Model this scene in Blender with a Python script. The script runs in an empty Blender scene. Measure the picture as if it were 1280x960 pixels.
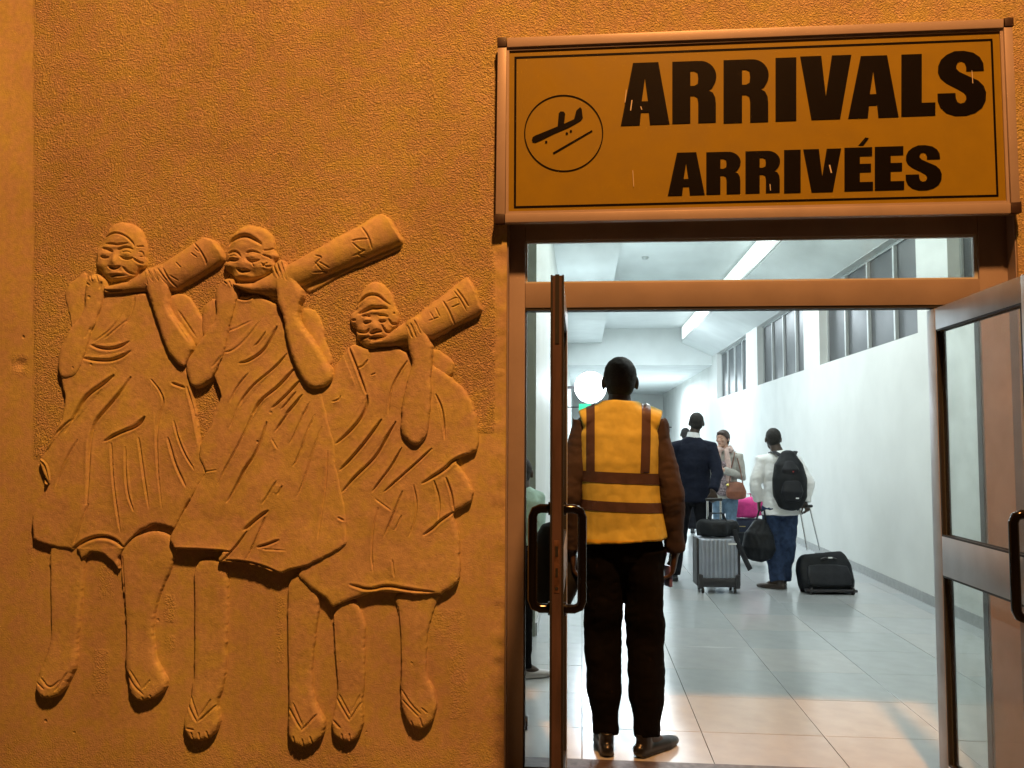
import bpy, bmesh, math, random
import numpy as np
from mathutils import Vector, Matrix, noise as mnoise
random.seed(7)
SC = bpy.context.scene
COL = SC.collection
PI = math.pi

# ------------------------------------------------------------------ camera
FPX, PITCH, YAW, ROLL, CAMZ = 1048.35, .0694965, .0834595, .0059043, 1.45
_f = Vector((-math.sin(YAW)*math.cos(PITCH), math.cos(YAW)*math.cos(PITCH), math.sin(PITCH)))
_r0 = Vector((math.cos(YAW), math.sin(YAW), 0)); _u0 = _r0.cross(_f)
_r = math.cos(ROLL)*_r0+math.sin(ROLL)*_u0; _u = -math.sin(ROLL)*_r0+math.cos(ROLL)*_u0
cam_d = bpy.data.cameras.new('camera'); cam_d.sensor_width = 36; cam_d.lens = 36*FPX/1280
cam_d.clip_start = .05; cam_d.clip_end = 500
cam = bpy.data.objects.new('camera', cam_d); COL.objects.link(cam)
m = Matrix.Identity(4)
for i in range(3):
    m[i][0] = _r[i]; m[i][1] = _u[i]; m[i][2] = -_f[i]
m[2][3] = CAMZ
cam.matrix_world = m
SC.camera = cam

# ------------------------------------------------------------------ world and light
SC.view_settings.view_transform = 'Standard'; SC.view_settings.look = 'None'
SC.view_settings.exposure = 0; SC.view_settings.gamma = 1
W = bpy.data.worlds.new('World'); SC.world = W; W.use_nodes = True
W.node_tree.nodes['Background'].inputs[0].default_value = (.30, .13, .055, 1)   # lamp-lit night sky
W.node_tree.nodes['Background'].inputs[1].default_value = .05
SC.cycles.max_bounces = 7; SC.cycles.diffuse_bounces = 4; SC.cycles.glossy_bounces = 4
SC.cycles.transmission_bounces = 6; SC.cycles.transparent_max_bounces = 10
SC.cycles.sample_clamp_indirect = 4; SC.cycles.caustics_reflective = False; SC.cycles.caustics_refractive = False
SC.cycles.use_denoising = True

SODIUM = (1, .41, .115)
def lamp(name, kind, loc, power, color, **kw):
    d = bpy.data.lights.new(name, kind); d.energy = power; d.color = color
    rot = kw.pop('rot', None)
    for k, v in kw.items(): setattr(d, k, v)
    o = bpy.data.objects.new(name, d); COL.objects.link(o); o.location = loc
    if rot: o.rotation_euler = rot
    return o
LAMP_POS = (1.0, -.65, 9.4)
lamp('sodium_flood_light', 'POINT', LAMP_POS, 4850, SODIUM, shadow_soft_size=.26)
COOL = (.92, .98, .95)
for y in (5.3, 8.4):
    lamp('corridor_fill_light', 'POINT', (1.45, y, 3.85 if y > 8 else 3.6), 92, COOL, shadow_soft_size=.22)  # unseen fill lights, added to brighten the corridor and its ceiling
lamp('corridor_tube_light', 'AREA', (1.45, 11.2, 4.2), 80, COOL, shape='RECTANGLE', size=1.2, size_y=1.2)
for y in (17.5, 25):
    lamp('corridor_tube_light', 'AREA', (1.45, y, 4.12 if y < 20 else 3.2), 240 if y < 20 else 480, (.82, .94, 1), shape='RECTANGLE', size=1.2, size_y=1.2)

# ------------------------------------------------------------------ helpers
def ray(px, py): return _f+_r*((px-640)/FPX)-_u*((py-480)/FPX)
def AT(px, py, Y):
    d = ray(px, py); return Vector((0, 0, CAMZ))+d*(Y/d.y)
def new(name, data, parent=None):
    o = bpy.data.objects.new(name, data); COL.objects.link(o)
    if parent: o.parent = parent
    return o
def thing(name, label, cat, loc=(0, 0, 0), rz=0, group=None):
    o = new(name, None); o.location = loc; o.rotation_euler = (0, 0, rz); o.empty_display_size = .1
    o['label'] = label; o['category'] = cat
    if group: o['group'] = group
    return o
def tag(o, label, cat, group=None):
    o['label'] = label; o['category'] = cat
    if group: o['group'] = group
    return o
def bmobj(name, bm, mat, parent=None, smooth=False, bevel=0, angle=35):
    bmesh.ops.recalc_face_normals(bm, faces=bm.faces)
    if bevel:
        bmesh.ops.bevel(bm, geom=[e for e in bm.edges if e.calc_face_angle(0) > .6], offset=bevel, segments=2, affect='EDGES', profile=.6)
    me = bpy.data.meshes.new(name); bm.to_mesh(me); bm.free()
    if smooth:
        me.polygons.foreach_set('use_smooth', [True]*len(me.polygons))
        try: me.set_sharp_from_angle(angle=math.radians(angle))
        except Exception: pass
    for mm in (mat if isinstance(mat, (list, tuple)) else [mat]): me.materials.append(mm)
    return new(name, me, parent)
def box(bm, x0, x1, y0, y1, z0, z1, mtx=None):
    vs = [bm.verts.new((x, y, z)) for x in (x0, x1) for y in (y0, y1) for z in (z0, z1)]
    if mtx:
        for v in vs: v.co = mtx @ v.co
    for f in ((0, 1, 3, 2), (4, 6, 7, 5), (0, 4, 5, 1), (2, 3, 7, 6), (0, 2, 6, 4), (1, 5, 7, 3)): bm.faces.new([vs[i] for i in f])
def boxo(name, b, mat, parent=None, bevel=0, mtx=None):
    bm = bmesh.new(); box(bm, *b, mtx=mtx); return bmobj(name, bm, mat, parent, bevel=bevel, smooth=bevel > 0)
def frame_of(d, ref):
    d = d.normalized(); r = Vector(ref)
    a = r-d*r.dot(d)
    if a.length < 1e-4: a = Vector((1, 0, 0))-d*d.x
    if a.length < 1e-4: a = Vector((0, 1, 0))
    a.normalize(); return a, d.cross(a)
def loft(bm, pts, rad, seg=16, ref=(1, 0, 0), cap=True, sq=2.0):
    """tube through pts; rad = (radius along ref, radius across) per point; rounded ends"""
    pts = [Vector(p) for p in pts]
    rad = [(r, r) if not isinstance(r, (tuple, list)) else r for r in rad]
    n = len(pts); P = []; 
    for i in range(n):
        d = (pts[min(i+1, n-1)]-pts[max(i-1, 0)])
        P.append((pts[i], d, rad[i]))
    if cap:
        def capr(p, q, r):
            d = (p-q).normalized(); k = min(r)
            return [(p+d*k*math.sin(t), d if False else (p-q), (r[0]*math.cos(t), r[1]*math.cos(t))) for t in (.5, 1.0, 1.35)]
        s = capr(pts[0], pts[1], rad[0]); e = capr(pts[-1], pts[-2], rad[-1])
        P = [(a, -b, c) for a, b, c in reversed(s)]+P+e
    rings = []
    for p, d, r in P:
        a, b = frame_of(d, ref)
        ring = []
        for k in range(seg):
            t = 2*PI*k/seg; c, s_ = math.cos(t), math.sin(t)
            c = math.copysign(abs(c)**(2/sq), c); s_ = math.copysign(abs(s_)**(2/sq), s_)
            ring.append(bm.verts.new(p+a*(r[0]*c)+b*(r[1]*s_)))
        rings.append(ring)
    for q in range(len(rings)-1):
        for k in range(seg):
            bm.faces.new((rings[q][k], rings[q][(k+1) % seg], rings[q+1][(k+1) % seg], rings[q+1][k]))
    bm.faces.new(rings[0][::-1]); bm.faces.new(rings[-1])
def ball(bm, c, r, seg=16, rot=None):
    mt = Matrix.Translation(Vector(c)) @ (rot or Matrix.Identity(4)) @ Matrix.Diagonal((*((r, r, r) if not isinstance(r, (tuple, list)) else r), 1))
    bmesh.ops.create_uvsphere(bm, u_segments=seg, v_segments=max(8, seg//2+2), radius=1, matrix=mt)
def tubeo(name, pts, r, mat, parent=None, seg=12):
    bm = bmesh.new(); loft(bm, pts, [r]*len(pts), seg=seg, cap=False); return bmobj(name, bm, mat, parent, smooth=True)
def copy_tree(o, parent=None):
    c = o.copy(); COL.objects.link(c); c.parent = parent
    for ch in list(o.children): copy_tree(ch, c)
    return c

# ------------------------------------------------------------------ materials
def mat(name, col, rough=.6, metal=0, noise=0, nscale=20, bump=0, bscale=80, spec=.5, em=None, ems=0, sheen=0, col2=None, stretch=None, bdist=.002):
    M = bpy.data.materials.new(name); M.use_nodes = True; nt = M.node_tree; N = nt.nodes; L = nt.links
    B = N['Principled BSDF']; B.inputs['Roughness'].default_value = rough; B.inputs['Metallic'].default_value = metal
    B.inputs['Specular IOR Level'].default_value = spec
    if sheen: B.inputs['Sheen Weight'].default_value = sheen
    B.inputs['Base Color'].default_value = (*col, 1)
    tc = N.new('ShaderNodeTexCoord'); src = tc.outputs['Object']
    if stretch:
        mp = N.new('ShaderNodeMapping'); mp.inputs['Scale'].default_value = stretch; L.new(src, mp.inputs[0]); src = mp.outputs[0]
    if noise:
        n = N.new('ShaderNodeTexNoise'); n.inputs['Scale'].default_value = nscale; n.inputs['Detail'].default_value = 5; L.new(src, n.inputs['Vector'])
        r = N.new('ShaderNodeMix'); r.data_type = 'RGBA'
        c2 = col2 or tuple(c*(1-noise) for c in col)
        r.inputs[6].default_value = (*[min(1, c*(1+noise*.3)) for c in col], 1); r.inputs[7].default_value = (*c2, 1)
        mr = N.new('ShaderNodeMapRange'); mr.inputs[1].default_value = .35; mr.inputs[2].default_value = .7
        L.new(n.outputs[0], mr.inputs[0]); L.new(mr.outputs[0], r.inputs[0]); L.new(r.outputs[2], B.inputs['Base Color'])
        rr = N.new('ShaderNodeMapRange'); rr.inputs[3].default_value = max(.02, rough-.08); rr.inputs[4].default_value = min(1, rough+.1)
        L.new(n.outputs[0], rr.inputs[0]); L.new(rr.outputs[0], B.inputs['Roughness'])
    if bump:
        n2 = N.new('ShaderNodeTexNoise'); n2.inputs['Scale'].default_value = bscale; n2.inputs['Detail'].default_value = 4; L.new(src, n2.inputs['Vector'])
        b = N.new('ShaderNodeBump'); b.inputs['Strength'].default_value = bump; b.inputs['Distance'].default_value = bdist
        L.new(n2.outputs[0], b.inputs['Height']); L.new(b.outputs[0], B.inputs['Normal'])
    if em: B.inputs['Emission Color'].default_value = (*em, 1); B.inputs['Emission Strength'].default_value = ems
    return M

def stucco_material():
    M = bpy.data.materials.new('ochre_render'); M.use_nodes = True; nt = M.node_tree; N = nt.nodes; L = nt.links
    B = N['Principled BSDF']; B.inputs['Roughness'].default_value = .85; B.inputs['Specular IOR Level'].default_value = .25
    tc = N.new('ShaderNodeTexCoord'); ob = tc.outputs['Object']
    at = N.new('ShaderNodeAttribute'); at.attribute_name = 'rough_coat'
    warp = N.new('ShaderNodeTexNoise'); warp.inputs['Scale'].default_value = 40; L.new(ob, warp.inputs['Vector'])
    va = N.new('ShaderNodeVectorMath'); va.operation = 'SCALE'; va.inputs[3].default_value = .012; L.new(warp.outputs['Color'], va.inputs[0])
    vb = N.new('ShaderNodeVectorMath'); vb.operation = 'ADD'; L.new(ob, vb.inputs[0]); L.new(va.outputs[0], vb.inputs[1])
    n1 = N.new('ShaderNodeTexNoise'); n1.inputs['Scale'].default_value = 135; n1.inputs['Detail'].default_value = 4; n1.inputs['Roughness'].default_value = .55; L.new(vb.outputs[0], n1.inputs['Vector'])
    vo = N.new('ShaderNodeTexVoronoi'); vo.feature = 'SMOOTH_F1'; vo.inputs['Scale'].default_value = 165; vo.inputs['Smoothness'].default_value = .6; L.new(vb.outputs[0], vo.inputs['Vector'])
    mr = N.new('ShaderNodeMapRange'); mr.inputs[1].default_value = .36; mr.inputs[2].default_value = .64; L.new(n1.outputs[0], mr.inputs[0])
    ad = N.new('ShaderNodeMath'); ad.operation = 'MULTIPLY_ADD'; ad.inputs[1].default_value = .5; L.new(vo.outputs['Distance'], ad.inputs[0]); L.new(mr.outputs[0], ad.inputs[2])
    big = N.new('ShaderNodeTexNoise'); big.inputs['Scale'].default_value = 5; big.inputs['Detail'].default_value = 3; L.new(ob, big.inputs['Vector'])
    bm_ = N.new('ShaderNodeMapRange'); bm_.inputs[3].default_value = .7; bm_.inputs[4].default_value = 1.25; L.new(big.outputs[0], bm_.inputs[0])
    k = N.new('ShaderNodeMath'); k.operation = 'MULTIPLY'; L.new(ad.outputs[0], k.inputs[0]); L.new(bm_.outputs[0], k.inputs[1])
    k2 = N.new('ShaderNodeMath'); k2.operation = 'MULTIPLY'; L.new(k.outputs[0], k2.inputs[0]); L.new(at.outputs['Fac'], k2.inputs[1])
    fine = N.new('ShaderNodeTexNoise'); fine.inputs['Scale'].default_value = 160; fine.inputs['Detail'].default_value = 4; L.new(ob, fine.inputs['Vector'])
    k3 = N.new('ShaderNodeMath'); k3.operation = 'MULTIPLY_ADD'; k3.inputs[1].default_value = .2; L.new(fine.outputs[0], k3.inputs[0]); L.new(k2.outputs[0], k3.inputs[2])
    pv = N.new('ShaderNodeTexVoronoi'); pv.inputs['Scale'].default_value = 5.2; L.new(vb.outputs[0], pv.inputs['Vector'])
    pp = N.new('ShaderNodeMapRange'); pp.inputs[1].default_value = .015; pp.inputs[2].default_value = .05; pp.inputs[3].default_value = -.6; pp.inputs[4].default_value = 0; L.new(pv.outputs['Distance'], pp.inputs[0])
    k4 = N.new('ShaderNodeMath'); k4.operation = 'ADD'; L.new(k3.outputs[0], k4.inputs[0]); L.new(pp.outputs[0], k4.inputs[1]); k3 = k4
    bu = N.new('ShaderNodeBump'); bu.inputs['Strength'].default_value = 1; bu.inputs['Distance'].default_value = .0085
    L.new(k3.outputs[0], bu.inputs['Height']); L.new(bu.outputs[0], B.inputs['Normal'])
    # paint: slow drift of tone plus worn speckle
    t1 = N.new('ShaderNodeTexNoise'); t1.inputs['Scale'].default_value = 1.5; t1.inputs['Detail'].default_value = 6; L.new(ob, t1.inputs['Vector'])
    cr = N.new('ShaderNodeValToRGB'); cr.color_ramp.elements[0].position = .3; cr.color_ramp.elements[1].position = .72
    cr.color_ramp.elements[0].color = (.53, .39, .20, 1); cr.color_ramp.elements[1].color = (.66, .54, .22, 1); L.new(t1.outputs[0], cr.inputs[0])
    t2 = N.new('ShaderNodeTexNoise'); t2.inputs['Scale'].default_value = 45; t2.inputs['Detail'].default_value = 6; L.new(ob, t2.inputs['Vector'])
    mx = N.new('ShaderNodeMix'); mx.data_type = 'RGBA'; mx.blend_type = 'MULTIPLY'; mx.inputs[0].default_value = .5
    c2 = N.new('ShaderNodeValToRGB'); c2.color_ramp.elements[0].position = .3; c2.color_ramp.elements[1].position = .65
    c2.color_ramp.elements[0].color = (.62, .6, .66, 1); c2.color_ramp.elements[1].color = (1, 1, 1, 1); L.new(t2.outputs[0], c2.inputs[0])
    L.new(cr.outputs[0], mx.inputs[6]); L.new(c2.outputs[0], mx.inputs[7]); 
    t3 = N.new('ShaderNodeTexNoise'); t3.inputs['Scale'].default_value = 13; t3.inputs['Detail'].default_value = 4; L.new(ob, t3.inputs['Vector'])
    c3 = N.new('ShaderNodeValToRGB'); c3.color_ramp.elements[0].position = .4; c3.color_ramp.elements[1].position = .62
    c3.color_ramp.elements[0].color = (1.0, .93, 1.25, 1); c3.color_ramp.elements[1].color = (.98, 1.03, .85, 1); L.new(t3.outputs[0], c3.inputs[0])
    m3 = N.new('ShaderNodeMix'); m3.data_type = 'RGBA'; m3.blend_type = 'MULTIPLY'; m3.inputs[0].default_value = .8; L.new(mx.outputs[2], m3.inputs[6]); L.new(c3.outputs[0], m3.inputs[7])
    # shade painted into the pits of the rough coat, raised grains lightened
    pr = N.new('ShaderNodeMapRange'); pr.inputs[1].default_value = .1; pr.inputs[2].default_value = .45; pr.inputs[3].default_value = .9; pr.inputs[4].default_value = 1.28; L.new(ad.outputs[0], pr.inputs[0])
    pm = N.new('ShaderNodeMix'); pm.data_type = 'FLOAT'; pm.inputs[2].default_value = 1; L.new(at.outputs['Fac'], pm.inputs[0]); L.new(pr.outputs[0], pm.inputs[3])
    vs = N.new('ShaderNodeVectorMath'); vs.operation = 'SCALE'; L.new(m3.outputs[2], vs.inputs[0]); L.new(pm.outputs[0], vs.inputs[3]); L.new(vs.outputs[0], B.inputs['Base Color'])
    return M

M_OCHRE = stucco_material()
M_ALU = mat('anodised_aluminium', (.44, .36, .33), .42, .15, noise=.12, nscale=6, bump=.1, bscale=200)
M_FRAME = mat('brown_anodised_frame', (.36, .295, .275), .42, .1, noise=.15, nscale=5, bump=.1, bscale=200)
M_ALUD = mat('dark_gasket', (.02, .02, .022), .6)
M_BLACK = mat('black_plastic', (.012, .011, .012), .35, noise=.3, nscale=30)
M_HANDLE = mat('black_enamel', (.005, .004, .004), .12, 0, spec=.35, noise=.2, nscale=40)
M_SIGNY = mat('sign_yellow', (.30, .205, .012), .33, noise=.1, nscale=9, bump=.05, bscale=8)
M_SIGNK = mat('sign_print', (.004, .0025, .0025), .45, spec=.1, noise=.25, nscale=25)
M_WHITE = mat('white_wall_paint', (.64, .66, .64), .55, noise=.09, nscale=1.3, bump=.12, bscale=120)
M_CEIL = mat('ceiling_paint', (.70, .74, .73), .7, noise=.07, nscale=2, bump=.1, bscale=60)
M_TILE = [mat('floor_tile_%s' % w, c, .2, noise=.10, nscale=7, bump=.03, bscale=12) for w, c in
          (('pale', (.42, .44, .455)), ('grey', (.395, .425, .44)), ('warm', (.435, .445, .45)))]
M_GROUT = mat('grout', (.16, .17, .17), .9)
M_SKIRT = mat('skirting_tile', (.30, .31, .31), .35, noise=.1)
M_DARKGL = mat('night_window_glass', (.045, .05, .055), .38, noise=.2, nscale=2)
M_MULL = mat('window_bar_metal', (.45, .48, .48), .4, .3)
def glass(name, tint=(.95, .98, .97)):
    M = bpy.data.materials.new(name); M.use_nodes = True; nt = M.node_tree; N = nt.nodes; L = nt.links
    for n in list(N): N.remove(n)
    o = N.new('ShaderNodeOutputMaterial'); t = N.new('ShaderNodeBsdfTransparent'); t.inputs[0].default_value = (*tint, 1)
    g = N.new('ShaderNodeBsdfGlossy'); g.inputs['Roughness'].default_value = .03
    lwt = N.new('ShaderNodeLayerWeight'); lwt.inputs[0].default_value = .5; pw = N.new('ShaderNodeMath'); pw.operation = 'POWER'; pw.inputs[1].default_value = 5; L.new(lwt.outputs['Facing'], pw.inputs[0]); fr = N.new('ShaderNodeMath'); fr.operation = 'MULTIPLY_ADD'; fr.inputs[1].default_value = .9; fr.inputs[2].default_value = .035; L.new(pw.outputs[0], fr.inputs[0])
    nz = N.new('ShaderNodeTexNoise'); nz.inputs['Scale'].default_value = 4; nz.inputs['Detail'].default_value = 5
    mr = N.new('ShaderNodeMapRange'); mr.inputs[1].default_value = .4; mr.inputs[2].default_value = .8; mr.inputs[3].default_value = .01; mr.inputs[4].default_value = .15
    tc = N.new('ShaderNodeTexCoord'); L.new(tc.outputs['Object'], nz.inputs['Vector']); L.new(nz.outputs[0], mr.inputs[0])
    d = N.new('ShaderNodeBsdfDiffuse'); d.inputs[0].default_value = (.5, .5, .5, 1)
    m1 = N.new('ShaderNodeMixShader'); m2 = N.new('ShaderNodeMixShader')
    L.new(fr.outputs[0], m1.inputs[0]); L.new(t.outputs[0], m1.inputs[1]); L.new(g.outputs[0], m1.inputs[2])
    L.new(mr.outputs[0], m2.inputs[0]); L.new(m1.outputs[0], m2.inputs[1]); L.new(d.outputs[0], m2.inputs[2]); L.new(m2.outputs[0], o.inputs[0])
    return M
M_GLASS = glass('door_glass')
# ------------------------------------------------------------------ outer wall with door opening
WY = 3.72                    # front face of the outer wall
OX0, OX1, OZ = -.338, 1.865, 2.47
def chaikin(p, n=2, closed=True):
    p = [np.array(q, float) for q in p]
    for _ in range(n):
        q = []
        m_ = len(p) if closed else len(p)-1
        if not closed: q.append(p[0])
        for i in range(m_):
            a, b = p[i], p[(i+1) % len(p)]; q += [a*.75+b*.25, a*.25+b*.75]
        if not closed: q.append(p[-1])
        p = q
    return np.array(p)
def seg_dist(X, Y, p, closed):
    """distance to polyline; and the inside mask when closed"""
    D = np.full(X.shape, 1e9); ins = np.zeros(X.shape, bool); T = np.zeros(X.shape)
    n = len(p); tot = n if closed else n-1
    for i in range(tot):
        a = p[i]; b = p[(i+1) % n]; dx, dy = b-a; L2 = dx*dx+dy*dy+1e-9
        t = np.clip(((X-a[0])*dx+(Y-a[1])*dy)/L2, 0, 1)
        d = (X-a[0]-t*dx)**2+(Y-a[1]-t*dy)**2
        m_ = d < D; D = np.where(m_, d, D); T = np.where(m_, (i+t)/tot, T)
        if closed and abs(dy) > 1e-9:
            c = ((a[1] > Y) != (b[1] > Y)) & (X < dx*(Y-a[1])/dy+a[0]); ins ^= c
    return np.sqrt(D), ins, T
def vnoise(X, Y, s, seed):
    """cheap value noise on arrays"""
    rg = np.random.default_rng(seed); tab = rg.random((64, 64))
    x = X/s; y = Y/s; xi = np.floor(x).astype(int); yi = np.floor(y).astype(int); fx = x-xi; fy = y-yi
    fx = fx*fx*(3-2*fx); fy = fy*fy*(3-2*fy)
    g = lambda a, b: tab[a % 64, b % 64]
    return (g(xi, yi)*(1-fx)+g(xi+1, yi)*fx)*(1-fy)+(g(xi, yi+1)*(1-fx)+g(xi+1, yi+1)*fx)*fy
def grid_mesh(name, V, nx, ny, keep=None, mat_=None, parent=None, attr=None, smooth=True):
    idx = np.arange(nx*ny).reshape(ny, nx)
    q = np.stack([idx[:-1, :-1], idx[:-1, 1:], idx[1:, 1:], idx[1:, :-1]], -1).reshape(-1, 4)
    if keep is not None:
        kf = keep.reshape(-1); q = q[kf[q].any(1)]
        used = np.unique(q); mp_ = np.full(nx*ny, -1); mp_[used] = np.arange(len(used)); q = mp_[q]; V = V[used]
        if attr is not None: attr = attr[used]
    me = bpy.data.meshes.new(name); me.vertices.add(len(V)); me.vertices.foreach_set('co', V.astype(np.float32).ravel())
    me.loops.add(q.size); me.loops.foreach_set('vertex_index', q.astype(np.int32).ravel())
    me.polygons.add(len(q)); me.polygons.foreach_set('loop_start', np.arange(0, q.size, 4, dtype=np.int32))
    me.polygons.foreach_set('loop_total', np.full(len(q), 4, dtype=np.int32))
    me.update(calc_edges=True); me.polygons.foreach_set('use_smooth', np.full(len(q), smooth))
    if attr is not None:
        a = me.attributes.new('rough_coat', 'FLOAT', 'POINT'); a.data.foreach_set('value', attr.astype(np.float32))
    me.materials.append(mat_); me.validate(); return new(name, me, parent)

_o = Vector((0, 0, CAMZ))
RF, RR, RU = np.array(_f), np.array(_r), np.array(_u)
def px2wall(PX, PY_):
    """photo position -> X, Z on the wall face (real metres), used to lay out the carving"""
    dx = RF[0]+RR[0]*(PX-640)/FPX-RU[0]*(PY_-480)/FPX
    dy = RF[1]+RR[1]*(PX-640)/FPX-RU[1]*(PY_-480)/FPX
    dz = RF[2]+RR[2]*(PX-640)/FPX-RU[2]*(PY_-480)/FPX
    return dx/dy*WY, CAMZ+dz/dy*WY
def wall2px(X, Z):
    v = np.stack([X, np.full_like(X, WY), Z-CAMZ], -1); w = v@RF
    return 640+FPX*(v@RR)/w, 480-FPX*(v@RU)/w

wall = thing('outer_wall', 'ochre rough rendered outer wall with carved figures and doorway', 'wall', (0, WY, 0))
xs = np.concatenate([np.linspace(-9, -3, 20)[:-1], np.arange(-3, OX0-.02, .012), [OX0]]); 
zs = np.concatenate([np.arange(-.204, 3.9, .012), np.linspace(3.9, 7, 20)])
def wall_panel(name, xs, zs):
    X, Z = np.meshgrid(xs, zs)
    PXX, PYY = wall2px(np.clip(X, -3.2, 3), Z)
    und = (vnoise(X+20, Z+20, .35, 3)-.5)*.009+(vnoise(X+20, Z+20, .12, 4)-.5)*.002
    # rough coat: everywhere but a smooth left margin, a band by the door and the trowelled lower zone
    lim = np.interp(PXX, [0, 60, 120, 200, 330, 440, 520, 570, 600, 622], [560, 590, 600, 560, 560, 470, 470, 500, 540, 552])
    jag = (vnoise(X+20, Z+20, .03, 8)-.5)*26
    a = np.clip((lim+jag-PYY)/10, 0, 1)*np.clip((PXX-42)/5, 0, 1)
    a = np.where(PXX < 640, np.where(PYY > 285, a*np.clip((619+jag*.25-PXX)/3, 0, 1), a), np.where((PYY > 300), 1, 1))
    for (x0, x1, y0, y1, s) in ((204, 219, 742, 778, .9), (206, 220, 795, 816, .6), (122, 144, 706, 748, .45), (115, 137, 812, 870, .6), (345, 356, 745, 830, .6), (535, 582, 760, 800, .4),
                                (560, 585, 800, 900, .45), (14, 36, 442, 470, .7), (34, 45, 660, 720, .3), (420, 560, 925, 950, .25)):
        rx = np.clip(np.minimum(PXX-x0, x1-PXX)/3+jag*.05, 0, 1)*np.clip(np.minimum(PYY-y0, y1-PYY)/3+jag*.05, 0, 1)
        a = np.maximum(a, rx*s*.35)
    bot = np.clip((PYY-900)/60, 0, 1)*.18
    a = np.maximum(a, bot)
    # raised patch at door side, chips
    ex = np.exp(-((PXX-25)**2/60+(PYY-455)**2/30))*-.012
    rim = np.where((PXX > 617) & (PXX < 640), (vnoise(X+20, Z+20, .04, 12)-.6)*.008*(PYY > 270), 0)
    V = np.stack([X, -und-ex-rim, Z], -1).reshape(-1, 3)
    return grid_mesh(name, V, len(xs), len(zs), None, M_OCHRE, wall, a.reshape(-1))
wall_panel('wall_face', xs, zs)
xr = np.concatenate([[OX1], np.arange(OX1+.02, 2.6, .02), np.linspace(2.6, 9, 12)])
wall_panel('wall_face', xr, zs)
wall_panel('wall_face', np.arange(OX0, OX1+.001, (OX1-OX0)/110), np.concatenate([np.arange(OZ, 3.9, .012), np.linspace(3.9, 7, 20)]))
bm = bmesh.new()
box(bm, -9, OX0, .03, .42, 0, 7); box(bm, OX1, 9, .03, .42, 0, 7); box(bm, OX0, OX1, .03, .42, OZ, 7)
box(bm, OX0-.05, OX0, .004, .03, 0, OZ); box(bm, OX1, OX1+.05, .004, .03, 0, OZ)
bmobj('wall_body', bm, M_OCHRE, wall)

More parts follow.
